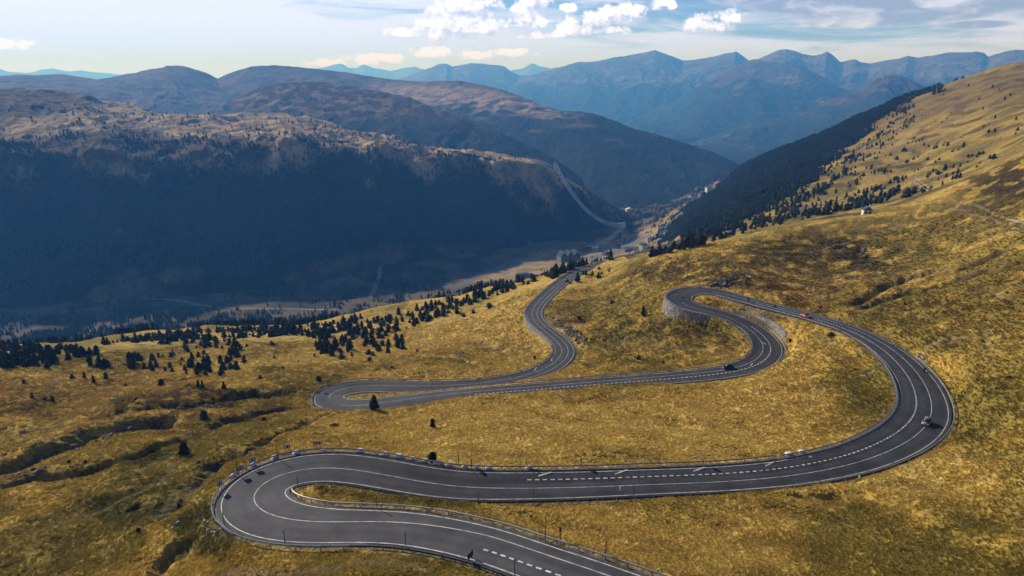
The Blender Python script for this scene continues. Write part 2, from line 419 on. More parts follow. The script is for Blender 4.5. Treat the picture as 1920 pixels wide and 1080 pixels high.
# greener verge right of centre and the slope right of the road
reg([(1560,640),(1640,690),(1700,760),(1660,800),(1600,770),(1540,690)], 28, GREEN, .32, .6)
reg([(1780,620),(1990,480),(1990,1000),(1830,900),(1760,740)], 50, OLIVE, .6, .8)
reg([(1560,600),(1700,530),(1990,420),(1990,640),(1800,640)], 40, C(.12,.085,.022), .55, 1.0)
reg([(1150,600),(1300,640),(1420,665),(1360,690),(1200,690),(1090,680)], 20, OLIVE, .35, .8)
reg([(1400,985),(1990,900),(1990,1100),(1400,1100)], 60, OLIVE, .6, .9)
# red bilberry slope by the upper hairpin, its rocky cutting
reg([(1390,528),(1470,530),(1560,565),(1560,590),(1480,572),(1400,548)], 9, RED, .5, 1.5)
reg([(1320,522),(1400,512),(1420,530),(1360,540),(1325,538)], 6, DARK, .85, 1.0)
reg([(1360,590),(1460,625),(1500,600),(1400,570)], 9, HEATH, .6, 1.0)
reg([(1020,590),(1060,600),(1110,640),(1090,650),(1050,620),(1030,605)], 9, C(.085,.075,.062), .9, 1.6)
reg([(1110,580),(1330,600),(1420,655),(1350,650),(1200,640),(1100,640)], 22, HEATH, .5, 1.4)
reg([(880,650),(940,610),(990,620),(1000,660),(940,670)], 12, BROWN, .5, 1.2)
reg([(1170,490),(1290,480),(1330,520),(1240,540),(1180,520)], 12, HEATH, .55, 1.3)
# left: rough brown ground and green hollows
reg([(-90,690),(300,700),(520,735),(560,770),(330,800),(-90,800)], 30, BROWN, .5, 1.2)
reg([(200,745),(330,735),(500,720),(480,760),(330,775),(220,782)], 12, HEATH, .7, 1.5)
reg([(-90,790),(400,770),(420,1000),(300,1090),(-90,1090)], 60, OLIVE, .55, 1.2)
reg([(150,930),(330,900),(330,980),(200,1000)], 20, GREEN, .75, 1.0)
reg([(330,960),(400,930),(450,1010),(330,1080),(280,1080)], 22, GREEN, .7, 1.0)
reg([(240,860),(340,835),(350,850),(260,885)], 9, GREEN, .8, 1.0)
reg([(590,905),(650,905),(900,945),(880,955),(600,950)], 8, GREEN, .6, 1.2)
# scarps and stream beds: bare dark peat and stones
col = mixc(col, C(.045,.035,.024), np.clip(scarp * (0.75 + .6 * rough_n), 0, 1) * .9)
# rough dark clumps of dwarf shrub all over
clump = sstep(.42, .62, rough_n + .25 * big_n) * nearz
col = mixc(col, HEATH, clump * .3)
FIELD = [(560,775),(700,752),(900,748),(1150,740),(1400,712),(1470,680),(1530,720),(1600,790),(1560,845),(1400,868),(1000,872),(850,862),(700,835),(600,830)]
fm = np.maximum(np.maximum(soft_poly(PXg, PYg, FIELD, 30), soft_poly(PXg, PYg, [(620,700),(760,690),(960,705),(760,715)], 14)), np.maximum(soft_poly(PXg, PYg, [(900,955),(1250,945),(1500,940),(1500,1090),(1250,1090),(1050,1020)], 40), soft_poly(PXg, PYg, [(560,640),(960,560),(1000,590),(990,640),(880,650),(620,690)], 20)))
col = mixc(col, mixc(C(.48,.315,.08), C(.37,.24,.056), sstep(-.3, .4, rough_n)), fm * .7 * nearz)
for tr in ([(1700,356),(1780,376),(1850,395),(1960,425)], [(1690,366),(1780,392),(1850,410),(1960,440)], [(1400,470),(1500,478),(1640,440),(1750,404)], [(60,1010),(180,960),(300,900),(330,870)], [(1620,700),(1760,640),(1920,610)], [(430,1075),(700,1065),(800,1075)]):
    wp = [F0.hit(a, b, 0, 700) for a, b in tr]; wp = [(q.x, q.y) for q in wp if q is not None]
    d, _t = seg_dist(Xn + .4 * wob, Yn + .4 * wob, wp)
    col[:, :jn] = mixc(col[:, :jn], C(.3,.24,.15), np.exp(-(d / .8) ** 2) * .55)
# gravelly verge along the road
verge = (1 - sstep(.3, 2.2, d_road - hw + .5 * rough_n)) * (d_road < 40)
col = mixc(col, GRAVEL * .7, verge * .75)
# valley floor and the far right hillside
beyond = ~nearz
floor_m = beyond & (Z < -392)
col = np.where(floor_m[..., None], mixc(C(.125,.1,.056), C(.05,.044,.025), sstep(-.4, .4, fbm(X / 90, Y / 90, 5, 51))), col)  # brown meadow, darkened further so its colour carries the mountain's shade
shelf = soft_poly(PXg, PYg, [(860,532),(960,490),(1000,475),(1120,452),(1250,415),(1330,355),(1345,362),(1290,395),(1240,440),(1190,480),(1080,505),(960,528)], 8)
col = mixc(col, C(.33,.235,.125), shelf * floor_m * (.55 + .45 * sstep(-.3, .3, fbm(X / 40, Y / 40, 4, 57))))  # sunlit shelf of the floor, the sunlight brightened into the colour
hill = beyond & ~floor_m
hc = mixc(C(.31,.215,.055), C(.17,.125,.038), sstep(-.4, .5, fbm(X / 60, Y / 60, 5, 52)))
hc = mixc(hc, HEATH, sstep(.15, .5, fbm(X / 34, Y / 70, 4, 53)) * .7)
col = np.where(hill[..., None], hc, col)
FOR_R = [(1236,452),(1262,420),(1300,380),(1388,300),(1480,264),(1560,234),(1640,198),(1700,163),(1800,132),(1860,116),(1790,152),(1700,197),(1640,238),(1570,292),(1500,348),(1430,398),(1360,428),(1300,446)]
def forest_r(px, py, x, y):
    return np.clip(soft_poly(px, py, FOR_R, 24) + (.5 * fbm(x / 60, y / 60, 3, 71) - .12 - .25 * sstep(1560, 1840, px)) * (soft_poly(px, py, FOR_R, 40) > .05), 0, 1)
fr = forest_r(PXg, PYg, X, Y) * (RRg > 640)
col = mixc(col, FOREST * 2.6, sstep(.3, .7, fr) * beyond * .9)
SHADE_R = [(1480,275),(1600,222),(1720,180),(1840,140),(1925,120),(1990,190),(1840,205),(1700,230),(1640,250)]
col = mixc(col, C(.115,.075,.035), soft_poly(PXg, PYg, SHADE_R, 14) * .55 * (RRg > 900))  # cloud shade on the upper right hill, painted into the ground colour
col = mixc(col, FOREST * 2.2, sstep(3250, 3700, RRg))
col = np.clip(col, 0, 1)
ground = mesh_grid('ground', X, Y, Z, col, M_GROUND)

# ------------------------------------------------------------------ mountains
def mountain(name, lines, nu, nv, amp, wave, seed, colfn, mat, label, radial=.45, smooth_n=3, jag=0.0, kind='structure'):
    a0 = max(min(p[0] for p in l) for l in lines); a1 = min(max(p[0] for p in l) for l in lines)
    az = np.linspace(a0, a1, nu)
    LR = [line(l, az, 0) for l in lines]
    cr = LR[-2]
    R = np.array([l[0] for l in LR]); H = np.array([l[1] for l in LR])
    for k in range(1, len(R)): R[k] = np.maximum(R[k], R[k - 1] * 1.01)
    if smooth_n:
        for k in range(len(R)):
            if k != len(R) - 2: H[k] = smooth(H[k], smooth_n * 4, 2)
            R[k] = smooth(R[k], smooth_n * 4, 2)
    v = np.linspace(math.log(R[0].min()), math.log(R[-1].max()), nv)
    Z = np.empty((nu, nv))
    for i in range(nu):
        Z[i] = -np.interp(v, np.log(R[:, i]), H[:, i], right=H[-1, i] + 50)
    Zs = blur(Z, max(1, nv // 70), 1)
    Z = Zs
    RR2 = np.exp(v)
    X = RR2[None] * np.sin(az)[:, None]; Y = RR2[None] * np.cos(az)[:, None]
    # spurs and ravines: folds that run down the slope
    rm = float(np.mean(cr[0]))
    u = az[:, None] * rm / wave + .35 * fbm(X / wave / 1.7, Y / wave / 1.7, 3, seed + 5)
    w = np.log(RR2)[None] * rm / wave * radial
    rid = ridged(u, np.broadcast_to(w, u.shape), 5, seed)
    crl = np.log(cr[0])[:, None]; depth = (crl - v[None]) * rm
    env = sstep(-60, wave * 1.1, depth) * (1 - .5 * sstep(wave * 5, wave * 9, depth))
    if name == 'hillside': amp = amp * (1 - .72 * sstep(aztan(900, 350)[0], aztan(1020, 350)[0], az))[:, None]
    Z = Z + amp * (rid - .35) * env + amp * .1 * fbm(X / wave * 5, Y / wave * 5, 4, seed + 9) * (.35 + env)
    if jag: Z = Z + jag * fbm(u * 6, w * 6, 4, seed + 3) * np.exp(-(depth / wave) ** 2)
    PX, PY, _ = project(X, Y, Z)
    col = colfn(PX, PY, X, Y, Z, rid)
    o = mesh_grid(name, X, Y, Z, np.clip(col, 0, 1), mat, kind)
    o['label'] = label
    if kind is None: del o['kind']
    return Field(az, v, Z), o

ROCK = C(.11,.095,.085); GRASSM = C(.21,.135,.07); FORM = C(.009,.015,.011); HEATM = C(.055,.04,.03)

# --- the valley's far wall with its sunlit plateau
def slope_crest(px, py, s=.85):
    a, t = aztan(px, py)
    rb, hb = line([(q[0], q[1], q[2]) for q in L3], np.array([a])); rb = rb[0]; hb = hb[0]
    R = rb * (hb / rb + s) / (-t + s)
    return a, R, -t * R
A0 = [(q[0], q[1] - 90, 470) for q in L3 if q[0] < aztan(1200, 400)[0]]
A0b = [(q[0], q[1], q[2]) for q in L3 if q[0] < aztan(1200, 400)[0]]
A1 = [slope_crest(*p) for p in [(-300,292),(0,292),(120,286),(200,290),(330,284),(430,290),(560,266),(640,270),(700,277),(770,287),(840,295),(960,305),(1010,306),(1050,325),(1100,362),(1150,392),(1192,411)]]
A2 = [V(-300,148,2900),V(0,166,2900),V(60,168,2900),(V(120,176,2900)),V(160,181,2850),V(190,193,2800),V(230,200,2800),V(330,208,2800),V(450,215,2850),V(540,221,2850),V(620,232,2800),V(680,247,2750),V(740,262,2650),V(840,283,2520),V(960,297,2450),V(1010,301,2430),V(1050,321,2420),V(1100,360,2420),V(1150,391,2500),V(1192,410,2560)]
A3 = [(q[0], q[1] * 1.12, q[2] + 110) for q in A2]
A4 = [(q[0], q[1] * 1.35, 480) for q in A2]

def forest_a(px, py, x, y):
    """share of forest on the far wall, 0..1"""
    n = fbm(x / 70, y / 70, 4, 88)
    top = np.interp(px, [-300,0,150,330,450,560,640,700,840,960,1060,1200], [250,262,262,270,275,262,275,284,296,306,330,412])
    n9 = fbm(x / 190, y / 190, 3, 89); f = sstep(-14, 62, py - top - 2 + 26 * n + 34 * n9)
    for poly, s in [([(-100,600),(150,568),(205,520),(240,500),(285,525),(320,560),(700,590),(600,620),(-100,640)], 9),
                    ([(290,520),(330,500),(380,505),(375,530),(310,535)], 8), ([(530,520),(600,488),(700,470),(712,455),(790,462),(720,520),(690,560),(560,545)], 9),
                    ([(440,545),(620,552),(620,575),(420,572)], 7), ([(800,455),(905,470),(960,480),(930,520),(800,545),(760,540),(840,490)], 9), ([(1010,305),(1022,306),(960,345),(944,330)], 2)]:
        f = f * (1 - soft_poly(px + 6 * n, py + 5 * n, poly, s))
    f = f * (1 - .9 * np.exp(-((px - np.interp(py, [300, 342], [926, 943])) / 5.0) ** 2) * ((py > 298) & (py < 345)))
    for cx, cy, rx, ry in [(150,282,40,9),(20,246,50,8),(60,262,30,6),(215,282,36,7),(420,262,28,7),(100,215,40,10),(590,262,20,5)]:
        f = f * (1 - .9 * np.exp(-(((px - cx) / rx) ** 2 + ((py - cy) / ry) ** 2) ** 2))
    return f
def col_a(px, py, x, y, z, rid):
    n = fbm(x / 120, y / 120, 5, 81); n3 = fbm(x / 45, y / 45, 4, 82)
    g = mixc(C(.44,.31,.16), C(.26,.185,.1), sstep(-.3, .5, n))
    g = mixc(g, HEATM, sstep(.1, .6, n3) * .5)
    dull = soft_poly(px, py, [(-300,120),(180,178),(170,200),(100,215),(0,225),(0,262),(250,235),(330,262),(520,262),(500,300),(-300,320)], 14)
    g = mixc(g, HEATM, dull * .85)  # heather tone painted over the left plateau to stand for cloud shadow
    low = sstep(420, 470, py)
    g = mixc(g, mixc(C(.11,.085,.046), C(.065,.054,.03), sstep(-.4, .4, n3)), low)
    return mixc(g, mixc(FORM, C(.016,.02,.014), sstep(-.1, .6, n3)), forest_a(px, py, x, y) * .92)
FA, mountain_a = mountain('hillside', [A0, A0b, A1, A2, A3, A4], 900, 520, 38, 360, 21, col_a, M_MOUNT, 'broad forested valley side in shade under a sunlit grassy plateau', smooth_n=1)

def col_b(px, py, x, y, z, rid):
    n = fbm(x / 300, y / 300, 5, 91); n2_ = fbm(x / 90, y / 90, 4, 92)
    g = mixc(C(.13,.1,.066), C(.055,.048,.038), sstep(-.3, .45, n + .3 * n2_))
    g = mixc(g, HEATM, sstep(.1, .5, n2_) * .5)
    g = mixc(g, ROCK, sstep(.45, .8, rid) * .35)
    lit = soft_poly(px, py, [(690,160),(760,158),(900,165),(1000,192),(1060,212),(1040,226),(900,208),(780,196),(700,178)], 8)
    g = mixc(g, mixc(C(.36,.25,.15), C(.2,.14,.09), sstep(-.2, .4, n2_)), lit * .85)  # sunlit patch of the long mountain, its light put into the colour
    line_ = np.interp(px, [300, 500, 700, 860, 1000, 1060, 1120, 1400], [230, 215, 215, 200, 205, 215, 205, 250])
    f = sstep(-16, 14, py - line_ + 26 * n2_)
    for cx, cy, rx, ry in [(890,182,60,10),(1010,215,40,6),(900,222,20,4),(1010,246,20,3),(1075,236,40,6),(1100,208,16,5),(1150,262,16,3),(925,230,14,3),(1240,252,20,4)]:
        f = f * (1 - .9 * np.exp(-(((px - cx) / rx) ** 2 + ((py - cy) / ry) ** 2) ** 2))
    return mixc(g, FORM * 1.1, f * .92)
def back(l, k=1.18, h=300): return [(q[0], q[1] * k, q[2] + h) for q in l]
B1c = [V(*p, 6200) for p in [(-320,150),(-100,146),(0,142),(30,139),(70,140),(120,138),(160,145),(180,148),(215,143),(250,136),(280,129),(305,125),(312,122),(330,122),(352,124),(365,129),(382,133),(400,143),(450,165),(560,215),(660,265)]]
B1f = [HD(-320,4300,330),HD(660,4300,330)]
B1m = [V(-320,178,5200),V(0,172,5200),V(330,172,5200),V(450,195,5200),V(660,290,5200)]
mountain('mountain', [B1f, B1m, B1c, back(B1c)], 420, 240, 36, 520, 5, col_b, M_MOUNT, 'rounded blue mountain with a rocky summit above the plateau', jag=4)
B2c = [V(px, py, R * 1.18) for px, py, R in [(300,185,5200),(405,146,5200),(425,136,5200),(445,129,5200),(470,121,5200),(510,119,5200),(545,121,5100),(580,125,5100),(640,132,5000),(700,141,4900),(740,147,4700),(790,150,4500),(830,149,4400),(862,148,4300),(900,156,4200),(945,166,4050),(985,181,3850),(1020,196,3700),(1045,204,3600),(1080,206,3500),(1112,208,3450),(1150,222,3380),(1190,238,3300),(1230,247,3250),(1270,259,3200),(1310,272,3150),(1350,286,3080),(1395,308,3000),(1440,335,2950)]]
B2m = [V(px, py, R * 1.18) for px, py, R in [(300,215,4600),(500,182,4500),(700,194,4100),(860,208,3700),(1000,232,3300),(1110,250,3120),(1250,300,2980),(1395,334,2880),(1440,352,2860)]]
B2f = [HD(300,4600,470),HD(700,4200,470),HD(860,3800,470),HD(1000,3150,470),HD(1110,2700,470),HD(1190,2520,470),HD(1250,2560,474),HD(1310,2850,478),HD(1395,3000,484),HD(1440,3050,486)]
mountain('mountain', [B2f, B2m, B2c, back(B2c)], 560, 300, 28, 420, 6, col_b, M_MOUNT, 'long brown-topped mountain sloping down to the valley mouth', jag=3)
B3c = [V(px, py, R * 1.1) for px, py, R in [(430,188,3500),(480,164,3500),(520,155,3500),(560,151,3500),(600,151,3480),(650,158,3400),(700,167,3330),(740,174,3250),(765,178,3200),(800,194,3100),(850,213,3000),(900,232,2930),(950,251,2880),(1000,274,2830),(1050,302,2800),(1100,340,2800)]]
B3f = [HD(430,2900,330),HD(700,2800,350),HD(900,2600,420),HD(1000,2480,450),HD(1100,2460,480)]
def col_b3(px, py, x, y, z, rid):
    c = col_b(px, py, x, y, z, rid)
    n = fbm(x / 70, y / 70, 4, 95)
    g = mixc(HEATM, C(.2,.14,.085), sstep(-.1, .5, n))
    f = sstep(-14, 14, py - np.interp(px, [430, 650, 800, 1000, 1100], [225, 235, 225, 255, 300]) + 30 * n)
    return mixc(g, FORM * 1.2, f * .8)
mountain('mountain', [B3f, B3c, back(B3c, 1.14, 200)], 420, 220, 26, 340, 7, col_b3, M_MOUNT, 'dark spur of grass and forest running down in front of the long mountain', jag=2)

def col_far(px, py, x, y, z, rid):
    n = fbm(x / 900, y / 900, 5, 101); n2_ = fbm(x / 260, y / 260, 5, 102)
    g = mixc(C(.14,.105,.08), C(.075,.06,.053), sstep(-.4, .4, n + .4 * n2_))
    g = mixc(g, ROCK, sstep(.3, .8, rid) * .5)
    f = sstep(-30, 60, -z - 40 + 130 * n2_ + 60 * n)
    for cx, cy, rx, ry in [(1450,212,34,5),(1505,214,40,4),(1400,236,14,3),(1370,256,18,5),(1330,270,30,10),(1395,275,40,7),(1590,165,60,14),(1560,190,40,10)]:
        f = f * (1 - .85 * np.exp(-(((px - cx) / rx) ** 2 + ((py - cy) / ry) ** 2) ** 2) * (.6 + .8 * n2_))
    return mixc(g, FORM * 1.5, np.clip(f, 0, 1) * .9)
def rng(name_label, prof, R, foot, fh, amp, wave, seed, nu=420, nv=170, jag=14, kback=1.15, fn=col_far):
    c = [V(px, py, R) for px, py in prof]
    f = [(q[0], foot, fh) for q in (c[0], c[-1])]
    return mountain('mountain', [f, c, back(c, kback, 500)], nu, nv, amp, wave, seed, fn, M_FAR, name_label, jag=jag)
rng('low blue mountain with a pale grassy shoulder behind the right hillside', [(1180,380),(1240,300),(1290,268),(1330,254),(1400,234),(1480,214),(1520,202),(1550,188),(1580,178),(1610,167),(1640,148),(1656,140),(1668,137),(1690,141),(1712,150),(1740,159),(1790,172),(1900,200),(2000,230)], 8000, 5600, 620, 90, 1000, 31)
rng('deep blue mountain rising behind the low pale-shouldered one', [(1080,290),(1150,238),(1220,210),(1290,176),(1340,140),(1380,120),(1400,114),(1417,110),(1440,113),(1470,118),(1500,124),(1540,142),(1580,164),(1640,190),(1720,215),(1850,260)], 11000, 7800, 650, 130, 1300, 32)
rng('long high blue range with a pointed summit above the valley mouth', [(820,240),(900,200),(960,160),(985,143),(1000,139),(1040,128),(1060,121),(1085,115),(1115,113),(1160,106),(1185,102),(1210,97),(1228,93),(1245,98),(1262,105),(1280,113),(1296,111),(1320,108),(1345,103),(1372,97),(1379,94),(1388,101),(1402,111),(1430,125),(1500,150),(1650,210)], 15000, 10800, 620, 170, 1700, 33)
rng('hazy blue hills left of the high range', [(640,175),(700,158),(740,148),(770,142),(800,128),(826,119),(836,118),(848,124),(862,122),(882,117),(905,119),(935,122),(946,124),(958,133),(972,140),(1000,142),(1060,150),(1150,180)], 17000, 12500, 620, 140, 1600, 34)
rng('wide grey-violet mountain range at the right horizon', [(1300,180),(1360,150),(1400,122),(1420,110),(1440,101),(1462,93),(1474,91),(1490,95),(1505,101),(1525,103),(1540,100),(1551,96),(1562,104),(1576,115),(1590,111),(1604,110),(1616,116),(1632,119),(1660,112),(1690,107),(1703,103),(1722,107),(1745,104),(1770,99),(1800,96),(1830,96),(1845,99),(1853,106),(1868,100),(1885,95),(1905,92),(1930,94),(2000,97),(2200,120)], 14000, 9800, 600, 180, 1600, 35)
rng('farthest pale blue peaks along the left horizon', [(-330,136),(-100,132),(-20,128),(0,129),(18,134),(35,136),(50,137),(65,133),(82,130),(100,127),(112,131),(125,134),(150,132),(170,134),(200,137),(225,139),(330,150),(520,146),(600,127),(625,121),(642,119),(655,126),(668,127),(682,121),(698,127),(712,130),(735,132),(755,127),(775,124),(790,128),(830,140),(940,135),(975,128),(1000,118),(1015,124),(1035,127),(1060,126),(1090,135),(1150,150),(1400,150),(2200,146)], 30000, 24000, 620, 240, 2300, 36, nu=700, nv=90, jag=34)
# ------------------------------------------------------------------ far land, haze, sky, sun, camera
M_LAND = noise_mix(new_mat('far_land', rough=1), .0008, (.012,.018,.012), (.04,.038,.022))
bm = bmesh.new(); bmesh.ops.create_circle(bm, cap_ends=True, segments=64, radius=45000)
me = bpy.data.meshes.new('terrain'); bm.to_mesh(me); bm.free(); me.materials.append(M_LAND)
o = bpy.data.objects.new('terrain', me); o.location = (0, 0, -720); COL.objects.link(o); o['kind'] = 'structure'

HAZE_D = 1.0e-4
mh = bpy.data.materials.new('haze'); mh.use_nodes = True; nt = mh.node_tree
for n in list(nt.nodes):
    if n.type != 'OUTPUT_MATERIAL': nt.nodes.remove(n)
pv = nt.nodes.new('ShaderNodeVolumePrincipled')
pv.inputs['Color'].default_value = (.1,.38,1,1); pv.inputs['Density'].default_value = HAZE_D; pv.inputs['Anisotropy'].default_value = .2
pv.inputs['Absorption Color'].default_value = (1,1,1,1)
nt.links.new(pv.outputs['Volume'], [n for n in nt.nodes if n.type == 'OUTPUT_MATERIAL'][0].inputs['Volume'])
bm = bmesh.new(); bmesh.ops.create_cube(bm, size=1)
for v_ in bm.verts: v_.co = Vector((v_.co.x * 96000, v_.co.y * 96000, -721 if v_.co.z < 0 else 860))
me = bpy.data.meshes.new('haze'); bm.to_mesh(me); bm.free(); me.materials.append(mh)
hz = bpy.data.objects.new('haze', me); COL.objects.link(hz); hz['kind'] = 'stuff'; hz['label'] = 'thin blue air haze filling the valley'

SUN_AZ, SUN_EL = math.radians(-47), math.radians(27.5)       # azimuth from the view direction (+Y), positive to the right
sl = bpy.data.lights.new('sun', 'SUN'); sl.energy = 5.0; sl.angle = math.radians(.55); sl.color = (1, .95, .86)
so = bpy.data.objects.new('sun', sl); COL.objects.link(so)
sd = Vector((math.sin(SUN_AZ) * math.cos(SUN_EL), math.cos(SUN_AZ) * math.cos(SUN_EL), math.sin(SUN_EL)))
so.rotation_euler = (-sd).to_track_quat('-Z', 'Y').to_euler(); so.location = sd * 3000

w = bpy.data.worlds.new('World'); scene.world = w; w.use_nodes = True; nt = w.node_tree; N = nt.nodes; L = nt.links
bg = N['Background']; out = N['World Output']
sky = N.new('ShaderNodeTexSky'); sky.sky_type = 'NISHITA'; sky.sun_disc = False; sky.sun_elevation = SUN_EL; sky.sun_rotation = SUN_AZ
sky.altitude = 2400; sky.air_density = 1.0; sky.dust_density = .6; sky.ozone_density = 1.2
tint = N.new('ShaderNodeVectorMath'); tint.operation = 'MULTIPLY'; tint.inputs[1].default_value = (.62,.84,1.35); L.new(sky.outputs[0], tint.inputs[0]); L.new(tint.outputs[0], bg.inputs['Color']); bg.inputs['Strength'].default_value = .075
tc = N.new('ShaderNodeTexCoord')
def math_(op, a, b=None, c=None):
    n = N.new('ShaderNodeMath'); n.operation = op
    for i, q in enumerate((a, b, c)):
        if q is None: continue
        if isinstance(q, (int, float)): n.inputs[i].default_value = q
        else: L.new(q, n.inputs[i])
    return n.outputs[0]
def maprange(x, a, b, c=0, d=1):
    n = N.new('ShaderNodeMapRange'); n.interpolation_type = 'SMOOTHSTEP'
    for k, q in zip(('From Min', 'From Max', 'To Min', 'To Max'), (a, b, c, d)): n.inputs[k].default_value = q
    L.new(x, n.inputs['Value']); return n.outputs[0]
sep = N.new('ShaderNodeSeparateXYZ'); L.new(tc.outputs['Generated'], sep.inputs[0])
az_ = math_('ARCTAN2', sep.outputs[0], sep.outputs[1]); el_ = math_('ARCSINE', sep.outputs[2])
def vec(x, y, z=0.0):
    n = N.new('ShaderNodeCombineXYZ')
    for i, q in enumerate((x, y, z)):
        if isinstance(q, (int, float)): n.inputs[i].default_value = q
        else: L.new(q, n.inputs[i])
    return n.outputs[0]
def noise(v, scale, detail=6, rough=.55, dist=0.0):
    n = N.new('ShaderNodeTexNoise'); n.inputs['Scale'].default_value = scale; n.inputs['Detail'].default_value = detail; n.inputs['Roughness'].default_value = rough; n.inputs['Distortion'].default_value = dist
    L.new(v, n.inputs['Vector']); return n.outputs['Fac']
# thin high cloud: streaks drawn out along the horizon, denser towards the sun
cir = noise(vec(math_('MULTIPLY', az_, 1.0), math_('MULTIPLY', math_('ADD', el_, math_('MULTIPLY', az_, .03)), 9.0)), 6.0, 8, .6, .6)
lefty = math_('ADD', maprange(az_, -.75, .35, .42, .0), maprange(el_, .0, .1, .38, .02))
high = math_('ADD', cir, lefty)
cirrus = math_('MULTIPLY', maprange(high, .48, .82), math_('MULTIPLY', maprange(el_, .2, .42, 1.0, .06), .95))
# heaped clouds: lumps placed by direction
def lump(az, el, ra, re):
    a = math_('POWER', math_('DIVIDE', math_('SUBTRACT', az_, az), ra), 2.0); b = math_('POWER', math_('DIVIDE', math_('SUBTRACT', el_, el), re), 2.0)
    return math_('MAXIMUM', math_('SUBTRACT', 1.0, math_('ADD', a, b)), 0.0)
def lump2(az, el, ra, re):      # the same heap seen from a point up and towards the sun: tells its lit side from its shaded base
    a = math_('POWER', math_('DIVIDE', math_('SUBTRACT', math_('SUBTRACT', az_, .006), az), ra), 2.0); b = math_('POWER', math_('DIVIDE', math_('SUBTRACT', math_('ADD', el_, .011), el), re), 2.0)
    return math_('MAXIMUM', math_('SUBTRACT', 1.0, math_('ADD', a, b)), 0.0)
def dirpx(px, py):
    a, t = aztan(px, py); return a, math.atan(t)
LUMPS = [(815,52,46,22),(850,34,62,38),(885,8,66,34),(835,45,50,26),(918,48,34,16),(985,25,34,28),(1000,-2,40,22),(1018,44,40,12),(1075,46,50,18),(1120,36,50,20),(1165,26,45,20),(1195,22,30,14),(1070,14,22,9),(1010,66,44,7),(1310,42,30,16),(1365,32,30,14),(820,98,60,12),(960,98,60,9),(700,112,70,12),(18,82,34,10),(1262,12,12,7),(760,60,40,10),(880,52,60,12),(900,104,40,8),(1050,62,70,9),(1140,56,60,8),(620,118,60,9),(1240,10,30,10),(1340,48,40,10)]
lum = None; lum2 = None
for (px, py, rx, ry) in LUMPS:
    a, e = dirpx(px, py); q = lump(a, e, rx / FPX * 1.3, ry / FPX * 1.5)
    lum = q if lum is None else math_('MAXIMUM', lum, q)
    q = lump2(a, e, rx / FPX * 1.3, ry / FPX * 1.5); lum2 = q if lum2 is None else math_('MAXIMUM', lum2, q)
# big grey bank at the upper right
gb = None
for (px, py, rx, ry) in [(1560,4,150,30),(1680,-4,170,34),(1600,24,110,18),(1800,-20,160,30),(1480,10,90,18),(1400,-6,90,16),(1880,0,120,26),(1740,30,120,12),(1640,44,120,8),(1830,46,60,8)]:
    a, e = dirpx(px, py); q = lump(a, e, rx / FPX, ry / FPX)
    gb = q if gb is None else math_('MAXIMUM', gb, q)
pv2 = vec(az_, el_)
def puff(dx, dy):
    v0 = vec(math_('ADD', az_, dx), math_('MULTIPLY', math_('ADD', el_, dy), 1.15))
    vo = N.new('ShaderNodeTexVoronoi'); vo.feature = 'SMOOTH_F1'; vo.inputs['Scale'].default_value = 70; vo.inputs['Smoothness'].default_value = .45; vo.inputs['Detail'].default_value = 3.0; vo.inputs['Roughness'].default_value = .55
    L.new(v0, vo.inputs['Vector'])
    n1 = noise(v0, 44, 10, .66)
    return math_('ADD', math_('MULTIPLY', math_('SUBTRACT', .62, vo.outputs['Distance']), .62), math_('MULTIPLY', math_('SUBTRACT', n1, .5), 1.7))
p0 = puff(0.0, 0.0); p1 = puff(-.012, .009)
dens = math_('ADD', math_('MULTIPLY', lum, 1.05), math_('MULTIPLY', p0, .9))
cum = math_('MULTIPLY', maprange(dens, .3, .72), maprange(lum, .0, .22))
shade = maprange(math_('ADD', math_('MULTIPLY', math_('SUBTRACT', lum, lum2), .9), math_('MULTIPLY', math_('SUBTRACT', p0, p1), .75)), -.5, .3, .0, 1.0)
body = maprange(dens, .6, 1.6, 1.0, .62)
gn = noise(vec(az_, math_('MULTIPLY', el_, 2.2)), 16, 8, .6, .3)
gbank = math_('MULTIPLY', maprange(math_('ADD', gb, math_('MULTIPLY', math_('SUBTRACT', gn, .5), 1.5)), .1, .7), .95)
def mixcol(f, a, b):
    n = N.new('ShaderNodeMix'); n.data_type = 'RGBA'
    L.new(f, n.inputs[0])
    for i, q in ((6, a), (7, b)):
        if isinstance(q, tuple): n.inputs[i].default_value = (*q, 1)
        else: L.new(q, n.inputs[i])
    return n.outputs[2]
cumc = mixcol(shade, (.46,.54,.95), (1.02,1.1,1.75))
grc = mixcol(maprange(gn, .46, .7), (.27,.34,.6), (.72,.8,1.2))
cbg = N.new('ShaderNodeBackground'); cbg.inputs['Strength'].default_value = 1.0
cc = mixcol(maprange(el_, .0, .09), (.64,.78,1.6), (.78,.88,1.36)); cc = mixcol(gbank, cc, grc); cc = mixcol(cum, cc, cumc)
lowb = N.new('ShaderNodeVectorMath'); lowb.operation = 'MULTIPLY'; L.new(mixcol(maprange(el_, .0, .08), (.9,1.0,1.3), (1.,1.,1.)), lowb.inputs[0]); L.new(cc, lowb.inputs[1]); L.new(lowb.outputs[0], cbg.inputs['Color'])
ov = math_('SUBTRACT', 1.0, math_('MULTIPLY', math_('MULTIPLY', math_('SUBTRACT', 1.0, cirrus), math_('SUBTRACT', 1.0, gbank)), math_('SUBTRACT', 1.0, cum)))
ms = N.new('ShaderNodeMixShader'); L.new(ov, ms.inputs[0]); L.new(bg.outputs[0], ms.inputs[1]); L.new(cbg.outputs[0], ms.inputs[2]); L.new(ms.outputs[0], out.inputs['Surface'])

